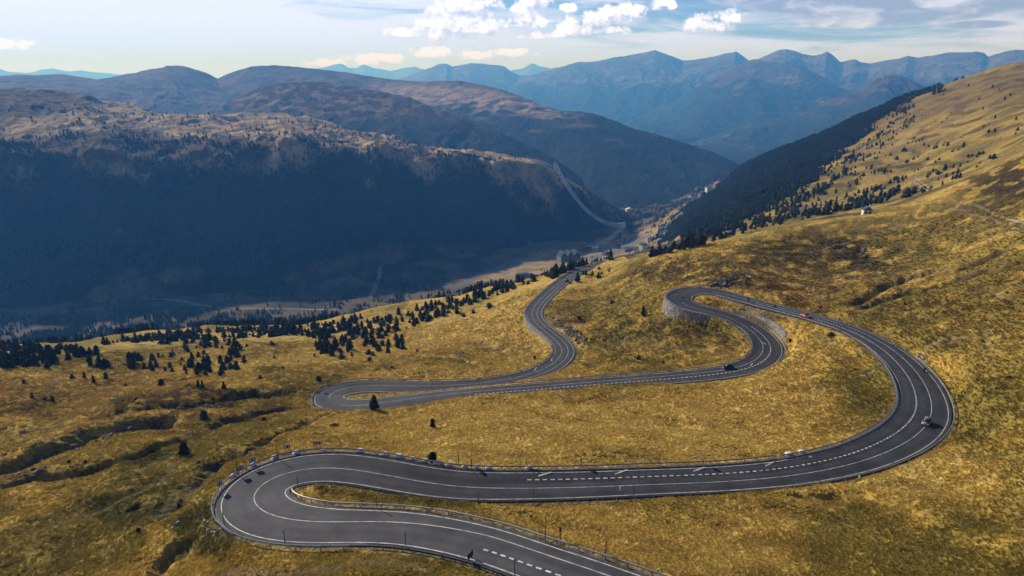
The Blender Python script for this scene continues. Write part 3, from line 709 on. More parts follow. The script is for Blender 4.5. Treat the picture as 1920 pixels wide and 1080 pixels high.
cam = bpy.data.cameras.new('camera'); co = bpy.data.objects.new('camera', cam); COL.objects.link(co)
cam.sensor_width = 36; cam.lens = FPX / 1920 * 36; cam.clip_end = 150000; cam.clip_start = .5
co.rotation_euler = (math.pi / 2 - PITCH, 0, 0)
scene.camera = co
scene.view_settings.view_transform = 'Standard'; scene.view_settings.look = 'None'; scene.view_settings.gamma = 1; scene.view_settings.exposure = .14
scene.render.film_transparent = False
scene.cycles.use_denoising = True; scene.cycles.max_bounces = 5; scene.cycles.diffuse_bounces = 1; scene.cycles.volume_bounces = 0; scene.cycles.use_adaptive_sampling = True; scene.cycles.adaptive_threshold = .02; scene.cycles.transparent_max_bounces = 6
# ------------------------------------------------------------------ object helpers
def tag(o, label, cat, group=None, kind=None):
    o['label'] = label; o['category'] = cat
    if group: o['group'] = group
    if kind: o['kind'] = kind
    return o
def empty(name, loc, rz=0.0, label=None, cat=None, group=None):
    o = bpy.data.objects.new(name, None); COL.objects.link(o); o.location = loc; o.rotation_euler = (0, 0, rz); o.empty_display_size = .5
    if label: tag(o, label, cat, group)
    return o
def mesh(name, vs, fs, mat, parent=None, smooth_=False):
    me = bpy.data.meshes.new(name); me.from_pydata([tuple(map(float, v)) for v in vs], [], fs); me.update()
    for m in (mat if isinstance(mat, (list, tuple)) else [mat]): me.materials.append(m)
    if smooth_: me.polygons.foreach_set('use_smooth', [True] * len(me.polygons))
    o = bpy.data.objects.new(name, me); COL.objects.link(o)
    if parent is not None: o.parent = parent
    return o
def inst(name, me, parent=None, loc=(0, 0, 0), rot=(0, 0, 0), sc=(1, 1, 1)):
    o = bpy.data.objects.new(name, me); COL.objects.link(o); o.location = loc; o.rotation_euler = rot; o.scale = sc
    if parent is not None: o.parent = parent
    return o
def copy_tree(o, parent=None):
    c = o.copy(); COL.objects.link(c); c.parent = parent
    for ch in list(o.children): copy_tree(ch, c)
    return c
class MB:
    """collects simple solids into one mesh"""
    def __init__(s): s.v = []; s.f = []
    def add(s, vs, fs):
        n = len(s.v); s.v += [tuple(v) for v in vs]; s.f += [tuple(i + n for i in f) for f in fs]
    def box(s, x0, x1, y0, y1, z0, z1, M=None):
        vs = [Vector(p) for p in ((x0,y0,z0),(x1,y0,z0),(x1,y1,z0),(x0,y1,z0),(x0,y0,z1),(x1,y0,z1),(x1,y1,z1),(x0,y1,z1))]
        if M is not None: vs = [M @ v for v in vs]
        s.add(vs, [(3,2,1,0),(4,5,6,7),(0,1,5,4),(1,2,6,5),(2,3,7,6),(3,0,4,7)])
    def tube(s, p, q, r0, r1=None, n=6):
        r1 = r0 if r1 is None else r1; p, q = Vector(p), Vector(q); d = (q - p).normalized()
        a = d.orthogonal().normalized(); b = d.cross(a)
        vs = [p + (a * math.cos(2 * math.pi * k / n) + b * math.sin(2 * math.pi * k / n)) * r0 for k in range(n)]
        vs += [q + (a * math.cos(2 * math.pi * k / n) + b * math.sin(2 * math.pi * k / n)) * r1 for k in range(n)]
        s.add(vs, [(k, (k + 1) % n, n + (k + 1) % n, n + k) for k in range(n)] + [tuple(range(n))[::-1], tuple(range(n, 2 * n))])
    def prism(s, prof, y0, y1):
        """closed profile in x,z pushed from y0 to y1"""
        n = len(prof); vs = [(x, y0, z) for x, z in prof] + [(x, y1, z) for x, z in prof]
        s.add(vs, [(k, (k + 1) % n, n + (k + 1) % n, n + k) for k in range(n)] + [tuple(range(n))[::-1], tuple(range(n, 2 * n))])
    def build(s, name, mat, parent=None, smooth_=False): return mesh(name, s.v, s.f, mat, parent, smooth_)

def gz(x, y): return float(GROUND.z(x, y))
def hit(px, py, rmin=0, rmax=1e9):
    q = GROUND.hit(px, py, rmin, rmax)
    return q

# ------------------------------------------------------------------ road
def strip(name, o0, o1, i0, i1, dz, mat, parent=None, n=2, step=1):
    """a sheet between two sideways offsets (metres, + is left) along the road samples i0..i1"""
    idx = np.arange(i0, i1, step); vs = []; fs = []
    for c_, i in enumerate(idx):
        h = RD[i, 3] / 2
        a = o0(h, i); b = o1(h, i)
        for q in range(n):
            o = a + (b - a) * q / (n - 1)
            vs.append((RD[i, 0] + RN[i, 0] * o, RD[i, 1] + RN[i, 1] * o, RD[i, 2] + dz))
        if c_:
            for q in range(n - 1):
                k0 = (c_ - 1) * n + q; fs.append((k0 + n, k0 + n + 1, k0 + 1, k0))
    return mesh(name, vs, fs, mat, parent)
M_ASPH = new_mat('asphalt', rough=.8, spec=.25)
nt = M_ASPH.node_tree; N = nt.nodes; L = nt.links; b_ = N['Principled BSDF']
tc = N.new('ShaderNodeTexCoord'); n1 = N.new('ShaderNodeTexNoise'); n1.inputs['Scale'].default_value = .18; n1.inputs['Detail'].default_value = 8; n1.inputs['Roughness'].default_value = .7
n2s = N.new('ShaderNodeTexNoise'); n2s.inputs['Scale'].default_value = 9; n2s.inputs['Detail'].default_value = 3
L.new(tc.outputs['Object'], n1.inputs['Vector']); L.new(tc.outputs['Object'], n2s.inputs['Vector'])
at_ = N.new('ShaderNodeAttribute'); at_.attribute_name = 'lane'
r1 = N.new('ShaderNodeValToRGB'); r1.color_ramp.elements[0].position = .3; r1.color_ramp.elements[1].position = .72; r1.color_ramp.elements[0].color = (.02,.02,.023,1); r1.color_ramp.elements[1].color = (.056,.055,.057,1)
L.new(n1.outputs['Fac'], r1.inputs['Fac'])
m1 = N.new('ShaderNodeMapRange'); m1.inputs['To Min'].default_value = .8; m1.inputs['To Max'].default_value = 1.2; L.new(n2s.outputs['Fac'], m1.inputs['Value'])
m2 = N.new('ShaderNodeMath'); m2.operation = 'MULTIPLY'; L.new(m1.outputs[0], m2.inputs[0]); L.new(at_.outputs['Fac'], m2.inputs[1])
vs_ = N.new('ShaderNodeVectorMath'); vs_.operation = 'SCALE'; L.new(r1.outputs['Color'], vs_.inputs[0]); L.new(m2.outputs[0], vs_.inputs['Scale']); L.new(vs_.outputs[0], b_.inputs['Base Color'])
M_PAINT = noise_mix(new_mat('road_paint', rough=.6), .8, (.2,.2,.2), (.62,.62,.6), .3, .62, 9)
M_WORN = noise_mix(new_mat('worn_road_paint', rough=.6), .8, (.16,.16,.16), (.5,.5,.49), .3, .65, 8)
road = strip('road', lambda h, i: h + .35, lambda h, i: -h - .35, 0, NRD, 0, M_ASPH, n=25)
road['kind'] = 'structure'; road['label'] = 'winding three-lane asphalt mountain road with hairpin bends'
lane = np.ones((NRD, 25), np.float32)
for i in range(NRD):       # wheel tracks polished a little lighter, repaved lengths a little darker
    f = np.linspace(0, 1, 25)
    lane[i] = 1 + .16 * np.cos(f * 2 * math.pi * 4 + 1.0) + (.25 if i > s_at(885, 738) or i < s_at(760, 895) else 0) + .08 * perlin(np.array([i / 37.0]), np.array([.3]))[0] - .12 * (f < .03)
for _ in range(34):
    a_ = random.randrange(0, NRD - 60); c_ = random.randrange(1, 18); lane[a_:a_ + random.randint(6, 40), c_:c_ + random.randint(4, 8)] *= random.choice([.72, .8, 1.15, 1.25])
at = road.data.attributes.new('lane', 'FLOAT', 'POINT'); at.data.foreach_set('value', lane.ravel())
def pline(name, off, wd, i0, i1, mat=M_PAINT):
    return strip(name, lambda h, i: off(h, i) + wd / 2, lambda h, i: off(h, i) - wd / 2, i0, i1, .02, mat, road)
def pdash(name, off, wd, i0, i1, ln=.95, pitch=1.65, mat=M_PAINT):
    vs = []; fs = []; s = float(i0)
    def P(q, o):
        k = [np.interp(q, np.arange(NRD), RD[:, c]) for c in range(4)]; nx = np.interp(q, np.arange(NRD), RN[:, 0]); ny = np.interp(q, np.arange(NRD), RN[:, 1])
        oo = off(k[3] / 2, q) + o; return (k[0] + nx * oo, k[1] + ny * oo, k[2] + .022)
    while s < i1:
        n = len(vs); vs += [P(s, wd / 2), P(s, -wd / 2), P(s + ln, -wd / 2), P(s + ln, wd / 2)]; fs.append((n, n + 1, n + 2, n + 3)); s += pitch
    return mesh(name, vs, [f for f in fs], mat, road)
i_h1 = s_at(470, 932); i_st = s_at(985, 910); i_bend = s_at(1742, 764); i_up = s_at(1420, 569); i_uh = s_at(1272, 557)
i_l0 = s_at(1395, 606, i_uh, NRD); i_lb = s_at(1442, 652, i_uh, NRD); i_l1 = s_at(890, 738); i_lh = s_at(616, 752); i_u2 = s_at(860, 724, i_lh, NRD); i_f = s_at(1140, 491)
frac = lambda f: (lambda h, i: h - 2 * h * f)      # 0 = left edge, 1 = right edge
pline('edge_line', lambda h, i: h - .45, .17, 0, NRD); pline('edge_line', lambda h, i: -h + .45, .17, 0, NRD)
def blend_f(keys):
    ks = [k for k, _ in keys]; fv = [v for _, v in keys]
    return lambda h, i: h - 2 * h * float(np.interp(i, ks, fv))
pline('centre_line', blend_f([(0, .72), (s_at(905, 1017), .72), (i_h1, .5), (s_at(800, 902), .55), (i_st, .6), (s_at(1300, 900), .62), (i_bend, .64), (s_at(1597, 619), .7), (i_up, .68), (s_at(1345, 548), .5)]), .15, 0, s_at(1330, 546), M_PAINT)
pdash('lane_dashes', frac(.36), .36, 0, s_at(915, 1020)); pdash('lane_dashes', blend_f([(i_st, .3), (i_bend, .34), (i_up, .42)]), .36, i_st + 1, i_up)
pline('centre_line', blend_f([(i_uh, .5), (i_l0, .66), (i_lb, .68), (i_l1, .66), (i_lh, .5)]), .18, i_uh + 8, i_lh - 6, M_WORN)
pdash('lane_dashes', frac(.42), .36, i_l0 + 4, i_l1)
pline('centre_line', blend_f([(i_lh, .5), (i_u2, .36), (i_f, .36)]), .18, i_lh + 4, NRD, M_WORN)
pline('centre_line', blend_f([(i_u2, .68), (i_f, .66)]), .18, i_u2 + 30, NRD, M_WORN)
def arrow(px, py, f, flip=1):
    i = s_at(px, py); h = RD[i, 3] / 2; o = h - 2 * h * f; sh = [(-3.2,-.9),(-1.4,-1.15),(-1.7,-.55),(3.0,.95),(2.7,1.25),(-1.95,-.15),(-2.3,.35)]
    T = Vector((-RN[i, 1], RN[i, 0] * -1, 0)); T = Vector((RN[i, 1], -RN[i, 0], 0)); Nn = Vector((RN[i, 0], RN[i, 1], 0)); c = Vector(RD[i, :3]) + Nn * o + Vector((0, 0, .024))
    vs = [c + T * a * .95 + Nn * b * flip * 1.15 for a, b in sh]
    o_ = mesh('painted_arrow', vs, [(0,1,2,5,6)[::-1], (2,3,4,5)[::-1]], M_WORN, road)
    if o_.data.polygons[0].normal.z < 0: o_.data.flip_normals()
for px, py, f in [(1020, 905, .17), (1166, 903, .17), (1318, 898, .17), (1455, 888, .17), (1425, 690, .6), (1452, 640, .7), (1036, 675, .2), (1004, 692, .2)]: arrow(px, py, f)
M_SKID = new_mat('tyre_rubber_mark', (.018,.018,.02), .7)
for i0_, i1_, o_, w_ in [(s_at(600,984), s_at(520,890), -2.4, .22), (s_at(600,984), s_at(530,888), -.7, .2), (s_at(540,981), s_at(640,877), 2.2, .22), (s_at(500,970), s_at(700,886), 3.8, .2), (s_at(1600,862), s_at(1700,690), 1.2, .2), (s_at(1620,855), s_at(1720,714), 2.8, .2), (s_at(880,910), s_at(760,895), -3.2, .25)]:
    a_, b_i = min(i0_, i1_), max(i0_, i1_)
    strip('tyre_mark', lambda h, i, o_=o_, w_=w_: o_ + w_ / 2 + .4 * math.sin(i * .05), lambda h, i, o_=o_, w_=w_: o_ - w_ / 2 + .4 * math.sin(i * .05), a_, b_i, .008, M_SKID, road)
# concrete gutter inside the barrier of the near bends
M_CONC = noise_mix(new_mat('concrete', rough=.9), 1.5, (.07,.068,.062), (.17,.165,.15), .3, .7, 6)
g_ = strip('gutter', lambda h, i: h + 1.05, lambda h, i: h + .36, s_at(500, 970), s_at(1690, 690), .03, M_CONC); g_['kind'] = 'structure'; g_['label'] = 'pale concrete gutter between asphalt and crash barrier'

# ------------------------------------------------------------------ crash barriers
M_ZINC = noise_mix(new_mat('zinc_steel', rough=.45, metal=.25, spec=.5), 2.0, (.17,.175,.185), (.34,.345,.36), .3, .7)
M_WOOD = new_mat('dark_post', (.1,.09,.08), .8)
pb = MB(); pb.box(-.07, .07, -.07, .07, -.5, .72); post_me = pb.build('post', M_ZINC); bpy.data.objects.remove(post_me); post_me = bpy.data.meshes['post']
def barrier(i0, i1, side, label, off=.55):
    i0, i1 = int(i0), int(i1)
    idx = list(range(i0, i1, 2)); prof = [(0,.44),(.08,.48),(.08,.54),(.02,.59),(.08,.64),(.08,.71),(0,.75),(-.04,.75),(-.04,.44)]
    vs = []; fs = []; n = len(prof)
    m = idx[len(idx) // 2]; base = Vector((RD[m, 0], RD[m, 1], RD[m, 2]))
    for c_, i in enumerate(idx):
        o = side * (RD[i, 3] / 2 + off)
        for a, b in prof:
            oo = o - side * a; vs.append((RD[i, 0] + RN[i, 0] * oo - base.x, RD[i, 1] + RN[i, 1] * oo - base.y, RD[i, 2] + b - base.z))
        if c_:
            for q in range(n):
                a0 = (c_ - 1) * n + q; a1 = (c_ - 1) * n + (q + 1) % n; f = (a0, a1, a1 + n, a0 + n); fs.append(f if side < 0 else f[::-1])
    fs += [tuple(range(n)), tuple(range(len(vs) - n, len(vs)))[::-1]]
    e = empty('crash_barrier', base, 0, label, 'crash barrier', 'steel crash barriers along the road')
    mesh('beam', vs, fs, M_ZINC, e)
    for i in range(i0 + 1, i1 - 1, 4 if (i1 - i0) < 380 else 5):
        o = side * (RD[i, 3] / 2 + off + .14)
        inst('post', post_me, e, (RD[i, 0] + RN[i, 0] * o - base.x, RD[i, 1] + RN[i, 1] * o - base.y, RD[i, 2] - base.z), (0, 0, math.atan2(RN[i, 1], RN[i, 0])))
i_a = s_at(700, 888)
barrier(2, s_at(690, 986), 1, 'steel crash barrier along the lower edge of the road at the bottom of the photo')
barrier(s_at(680, 986), i_a, 1, 'steel crash barrier curving round the outside of the nearest hairpin below the chevron signs', 1.2)
barrier(i_a - 1, s_at(1500, 883), 1, 'long steel crash barrier on the upper side of the nearest straight, beside the white blocks', 1.2)
barrier(s_at(1502, 883), s_at(1600, 621), 1, 'steel crash barrier round the inside of the wide right-hand bend', .8)
barrier(s_at(1597, 619), s_at(1352, 549), 1, 'pale crash barrier below the upper road from the red car to the highest hairpin', .6)
barrier(i_uh + 10, s_at(1345, 586, i_uh), 1, 'short crash barrier on the inside of the highest hairpin', .5)
barrier(3, s_at(560, 984), -1, 'steel crash barrier along the grass side of the bottom stretch of road', .7)
barrier(s_at(560, 984) - 2, s_at(880, 910), -1, 'steel crash barrier wrapping the grass tongue inside the nearest hairpin', .8)
barrier(s_at(885, 910), s_at(1480, 885), -1, 'steel crash barrier along the lower side of the nearest straight', .8)
barrier(s_at(1484, 885), s_at(1672, 664), -1, 'steel crash barrier round the outside of the wide right-hand bend', .8)
barrier(s_at(1318, 544), i_l0, -1, 'crash barrier on top of the rounded stone retaining wall', .6)
barrier(i_l0 + 1, s_at(1250, 709), -1, 'crash barrier inside the bend where the black car drives', .6)
barrier(s_at(1400, 608, i_uh), s_at(1380, 693), 1, 'crash barrier round the outside of the bend below the long stone wall', .7)
barrier(s_at(1246, 709), i_l1, -1, 'crash barrier on the upper side of the middle straight', .6)
barrier(s_at(840, 742), s_at(800, 724, i_lh), 1, 'crash barrier round the left-hand hairpin beside the lone dark conifer', .7)
barrier(s_at(805, 724, i_lh), s_at(1050, 640, i_lh), 1, 'crash barrier on the left of the road climbing away from the left-hand hairpin', .7)
barrier(s_at(1048, 638, i_lh), NRD - 30, 1, 'crash barrier on the valley side of the farthest stretch of road', .6)

# ------------------------------------------------------------------ stone retaining walls
M_STONE = bpy.data.materials.new('dry_stone'); M_STONE.use_nodes = True; nt = M_STONE.node_tree; N = nt.nodes; L = nt.links; b_ = N['Principled BSDF']; b_.inputs['Roughness'].default_value = .95
tc = N.new('ShaderNodeTexCoord'); vo = N.new('ShaderNodeTexVoronoi'); vo.inputs['Scale'].default_value = 1.5; L.new(tc.outputs['Object'], vo.inputs['Vector'])
ve = N.new('ShaderNodeTexVoronoi'); ve.feature = 'DISTANCE_TO_EDGE'; ve.inputs['Scale'].default_value = 1.5; L.new(tc.outputs['Object'], ve.inputs['Vector'])
r1 = N.new('ShaderNodeValToRGB'); r1.color_ramp.elements[0].color = (.13,.12,.11,1); r1.color_ramp.elements[1].color = (.46,.43,.39,1)
L.new(vo.outputs['Color'], r1.inputs['Fac'])
r2 = N.new('ShaderNodeMapRange'); r2.inputs['From Max'].default_value = .09; r2.inputs['To Min'].default_value = .12; L.new(ve.outputs['Distance'], r2.inputs['Value'])
vm = N.new('ShaderNodeVectorMath'); vm.operation = 'SCALE'; L.new(r1.outputs['Color'], vm.inputs[0]); L.new(r2.outputs[0], vm.inputs['Scale']); L.new(vm.outputs[0], b_.inputs['Base Color'])
bp = N.new('ShaderNodeBump'); bp.inputs['Distance'].default_value = .3; L.new(r2.outputs[0], bp.inputs['Height']); L.new(bp.outputs['Normal'], b_.inputs['Normal'])
def wall(i0, i1, side, off0, off1, topf, botf, label, batter=.12, thick=.9):
    idx = list(range(i0, i1)); vs = []; fs = []; nr = 9; ring = nr + 2
    m = idx[len(idx) // 2]; base = Vector(RD[m, :3])
    for c_, i in enumerate(idx):
        t = c_ / (len(idx) - 1); o = RD[i, 3] / 2 + off0 + (off1 - off0) * t
        zt = topf(i, t); P = lambda q: (RD[i, 0] + RN[i, 0] * side * q, RD[i, 1] + RN[i, 1] * side * q)
        xb, yb = P(o + 1.2); zb = min(botf(i, t, gz(xb, yb)), zt - .3)
        loop = [(o - thick, zb), (o - thick, zt)] + [(o + batter * (zt - z_), z_) for z_ in np.linspace(zt, zb, nr)]
        for k_, (q, z_) in enumerate(loop):
            if k_ >= 3: q += .16 * float(perlin(np.array([i * .9]), np.array([z_ * .9]), 5)[0])
            x, y = P(q); vs.append((x - base.x, y - base.y, z_ - base.z))
        if c_:
            for q in range(ring):
                a0 = (c_ - 1) * ring + q; a1 = (c_ - 1) * ring + (q + 1) % ring; f = (a0, a1, a1 + ring, a0 + ring); fs.append(f if side < 0 else f[::-1])
    fs += [tuple(range(ring)), tuple(range(len(vs) - ring, len(vs)))[::-1]]
    o = mesh('stone_wall', vs, fs, M_STONE); o.location = base
    bm = bmesh.new(); bm.from_mesh(o.data); bmesh.ops.recalc_face_normals(bm, faces=bm.faces); bm.to_mesh(o.data); bm.free()
    return tag(o, label, 'retaining wall', 'stone retaining walls')
wall(w1a - 4, w1b + 10, -1, 1.25, 1.25, lambda i, t: RD[i, 2] + .12, lambda i, t, g: min(g - 1.2, RD[i, 2] - 5.4 * min(1, 6 * t, .25 + 1.6 * (1 - t)) - .4), 'tall rounded retaining wall of grey stone under the highest hairpin')
wall(w3a - 2, w3b + 2, 1, 1.2, 1.2, lambda i, t: RD[i, 2] + .1, lambda i, t, g: min(g - 1, RD[i, 2] - 4.6 * min(1, 5 * t, 5 * (1 - t)) - .4), 'pale stone retaining wall curving under the left edge of the S-bend')
wall(w2a, w2b, 1, 1.9, 2.3, lambda i, t: RD[i, 2] + 1.6 + 3.0 * min(1, 1.4 * t), lambda i, t, g: RD[i, 2] - 1.2, 'long straight-ended stone wall between the highest hairpin and the bend below it', .08, .9)

# ------------------------------------------------------------------ chevron signs, other signs, snow poles, white blocks
M_BLUE = new_mat('sign_blue', (.03,.06,.25), .4); M_WHITE = new_mat('sign_white', (.75,.75,.75), .4); M_GREY = new_mat('sign_back', (.25,.26,.27), .5, .3); M_DGREY = new_mat('dark_steel', (.06,.06,.065), .5, .4)
def chevron(px, py, face, wide, label):
    p = hit(px, py); w, h, zb = wide, .9, 1.5
    e = empty('chevron_sign', p, face, label, 'road sign', 'chevron signs round the nearest hairpin')
    mb = MB()
    mb.box(-w / 2, w / 2, -.03, .03, zb, zb + h); board = mb.build('board', M_BLUE, e)
    k = max(1, int(round(w / .75))); ch = MB()
    for q in range(k):
        x0 = -w / 2 + w * (q + .28) / k; a = .28 * w / k
        for s in (1, -1):
            zm = zb + h / 2
            ch.add([(x0, -.034, zm), (x0 + a, -.034, zm), (x0 + 1.7 * a, -.034, zm + s * h * .42), (x0 + .7 * a, -.034, zm + s * h * .42)], [(0,1,2,3)])
    ch.build('chevron', M_WHITE, board)
    for s in (-1, 1):
        q = MB(); q.box(-.04, .04, .034, .1, -.4, zb + h - .05); o = q.build('pole', M_GREY, e); o.location.x = s * w * .33
for px, py, fx, wd, lb in [(414, 923, 75, 1.3, 'blue and white chevron sign on two poles, lowest on the outside of the nearest hairpin'), (452, 893, 58, 1.3, 'blue and white chevron sign on two poles, second from the lowest round the nearest hairpin'),
        (475, 878, 48, 1.3, 'blue and white chevron sign, middle one of five round the nearest hairpin'), (540, 851, 25, 1.3, 'narrow chevron sign just left of the double-width one above the nearest hairpin'), (597, 844, 6, 2.1, 'double-width blue and white chevron sign at the top of the nearest hairpin')]:
    chevron(px, py, math.radians(fx), wd, lb)
for px, py, lb in [(1267, 556, 'small chevron sign at the outer tip of the highest hairpin'), (1300, 538, 'small chevron sign behind the highest hairpin'), (604, 735, 'small chevron sign outside the left-hand hairpin'), (640, 714, 'small chevron sign above the left-hand hairpin')]:
    chevron(px, py, math.radians(30 if px > 1000 else 50), 1.2, lb)
def roadsign(px, py, rz, label, w=.9, h=1.2, zb=1.3, mat=M_GREY):
    p = hit(px, py); e = empty('road_sign', p, rz, label, 'road sign')
    mb = MB(); mb.box(-w / 2, w / 2, -.04, .04, zb, zb + h); mb.build('board', mat, e)
    for s in ((-1, 1) if w > 1 else (0,)):
        q = MB(); q.box(-.045, .045, .045, .13, -.4, zb + h); o = q.build('pole', M_DGREY, e); o.location.x = s * w * .36
roadsign(882, 1053, math.radians(60), 'dark sign board seen from behind at the bottom edge of the road', 1.5, 1.0, .7, M_DGREY)
for px, py, lb in [(885, 877, 'thin edge-on road sign by the near straight where its solid line starts'), (988, 876, 'thin edge-on road sign by the near straight above the first painted arrow'), (1090, 875, 'thin edge-on road sign by the near straight above the second painted arrow'), (1318, 872, 'thin edge-on road sign by the near straight above the third painted arrow')]:
    roadsign(px, py, math.radians(88), lb, 1.3, .9, 1.5)
roadsign(1162, 929, 0.0, 'white-topped marker sign below the near straight', .35, .9, 1.2, M_WHITE)
roadsign(1610, 903, 0.0, 'white-topped marker sign outside the wide right-hand bend', .35, .7, .8, M_WHITE)
M_POLE = new_mat('snow_pole', (.09,.075,.06), .7)
pb = MB(); pb.tube((0, 0, -.5), (0, 0, 2.3), .085, .075); o_ = pb.build('shaft', M_POLE); pole_me = o_.data; bpy.data.objects.remove(o_)
pb = MB(); pb.tube((0, 0, 2.3), (0, 0, 3.0), .09, .085); o_ = pb.build('red_band', new_mat('pole_red', (.3,.03,.02), .6)); band_me = o_.data; bpy.data.objects.remove(o_)
POLES = [(446,891,'beside the second chevron sign of the nearest hairpin'),(521,861,'between the chevron signs above the nearest hairpin'),(638,842,'right of the double-width chevron sign'),(559,915,'at the tip of the grass tongue inside the nearest hairpin'),(535,1022,'at the lowest edge of the nearest hairpin'),(761,1028,'left of the dark sign board by the bottom road'),
 (421,986,'outside the nearest hairpin above the dark culvert'),(707,955,'on the left part of the grass tongue'),(804,958,'in the middle of the grass tongue'),(897,950,'at the right end of the grass tongue'),(860,873,'on the grass just right of the roadside bush'),(975,876,'above the near straight, left of the first painted arrow'),(1000,938,'below the near straight, opposite the first painted arrow'),
 (1187,929,'right of the white-topped marker below the near straight'),(1365,922,'below the near straight, opposite the third painted arrow'),(1538,905,'below the road where the near straight starts to bend'),(1755,842,'outside the wide right-hand bend below the grey car'),(1022,1017,'just left of the lamp-topped post'),
 (1135,1048,'on the grass above the bottom road near the picture edge'),(965,1080,'at the bottom edge of the photo, right of the dark sign board'),(1382,707,'below the black car on the middle straight'),(1342,594,'on top of the tall stone wall'),(1715,800,'inside the wide right-hand bend'),(1560,858,'above the road where the near straight starts to bend'),(1453,869,'on the grass above the fourth painted arrow'),(1235,873,'on the grass above the near straight between two painted arrows')]
for px, py, lb in POLES:
    p = hit(px, py); e = empty('snow_pole', p, 0, 'dark snow pole ' + lb, 'snow pole', 'snow poles along the road')
    inst('shaft', pole_me, e); inst('red_band', band_me, e); e.scale = (1, 1, random.uniform(.92, 1.1))
p = hit(1050, 1020); e = empty('signal_post', p, 0, 'lamp-topped post on the grass above the bottom road', 'post')
mb = MB(); mb.tube((0, 0, -.4), (0, 0, 3.0), .06); mb.build('pole', M_DGREY, e); mb = MB(); mb.box(-.18, .18, -.12, .12, 2.3, 3.1); mb.build('lamp_housing', M_DGREY, e)

def lump_mesh(name, seed, sub_=2, flat=.7, rough_=.25, mat=None):
    bm = bmesh.new(); bmesh.ops.create_icosphere(bm, subdivisions=sub_, radius=1)
    r = np.random.default_rng(seed); off = r.uniform(0, 50, 3)
    for v in bm.verts:
        c = v.co.copy(); n = float(perlin(np.array([c.x * 1.3 + off[0] + c.z]), np.array([c.y * 1.3 + off[1] - c.z * .7]))[0])
        n2 = float(perlin(np.array([c.x * 3 + off[2] + c.z * 2]), np.array([c.y * 3 + off[0] - c.z]))[0])
        v.co = c * (1 + rough_ * n * 1.6 + rough_ * .6 * n2); v.co.z *= flat
    me = bpy.data.meshes.new(name); bm.to_mesh(me); bm.free(); me.materials.append(mat); return me
M_ROCK = noise_mix(new_mat('pale_rock', rough=.95), 1.4, (.13,.12,.11), (.42,.39,.36), .3, .7, 7, .8, .15)
M_DROCK = noise_mix(new_mat('dark_rock', rough=.95), 1.2, (.04,.035,.03), (.16,.14,.12), .3, .7, 7, .8, .15)
M_WBLOCK = noise_mix(new_mat('white_block', rough=.9), 2.5, (.45,.44,.42), (.72,.71,.69), .3, .6)
rock_me = [lump_mesh('rock', 50 + k, 2, .65, .35, M_ROCK) for k in range(4)]; drock_me = [lump_mesh('rock', 70 + k, 2, .75, .4, M_DROCK) for k in range(4)]
# concrete drain blocks at the foot of the barrier
bm = bmesh.new(); bmesh.ops.create_cube(bm, size=1); bmesh.ops.bevel(bm, geom=bm.edges[:], offset=.12, segments=2, affect='EDGES')
for v in bm.verts: v.co.x *= 1.15 - .3 * (v.co.z > 0); v.co.y *= .8; v.co.z *= .45
blk = bpy.data.meshes.new('drain_block'); bm.to_mesh(blk); bm.free(); blk.materials.append(M_WBLOCK)
for i in [s_at(px, py) for px, py in [(492,904),(512,893),(538,884),(566,879),(600,875),(660,879),(700,886),(724,889),(749,893),(775,898),(803,903),(830,906),(860,909),(889,910),(921,910),(1000,910),(1520,879),(1542,874)]]:
    o = RD[i, 3] / 2 + 1.6; x, y = RD[i, 0] + RN[i, 0] * o, RD[i, 1] + RN[i, 1] * o
    b = inst('drain_block', blk, None, (x, y, RD[i, 2] + .12), (0, 0, math.atan2(RN[i, 0], -RN[i, 1]) + random.uniform(-.2, .2)), (random.uniform(.9, 1.5),) * 3)
    tag(b, 'white concrete block at the foot of the crash barrier above the nearest road', 'concrete block', 'white blocks along the near crash barrier')

# ------------------------------------------------------------------ vehicles
M_GLASS = new_mat('car_glass', (.01,.012,.015), .08, 0, .6); M_TYRE = new_mat('tyre', (.015,.015,.015), .8); M_RIM = new_mat('rim', (.45,.46,.47), .35, .7); M_LAMP = new_mat('headlight', (.7,.72,.75), .15, 0, .6); M_TAIL = new_mat('tail_light', (.25,.01,.01), .3)
def bevel_mesh(me, w_, seg=2):
    bm = bmesh.new(); bm.from_mesh(me); bmesh.ops.recalc_face_normals(bm, faces=bm.faces)
    bmesh.ops.bevel(bm, geom=[e for e in bm.edges if e.calc_face_angle(0) > .35], offset=w_, segments=seg, affect='EDGES', clamp_overlap=True); bm.to_mesh(me); bm.free(); me.polygons.foreach_set('use_smooth', [True] * len(me.polygons))
def taper(ob, z0, k, x_shift=0):
    for v in ob.data.vertices:
        if v.co.z > z0: v.co.y *= 1 - k * (v.co.z - z0)
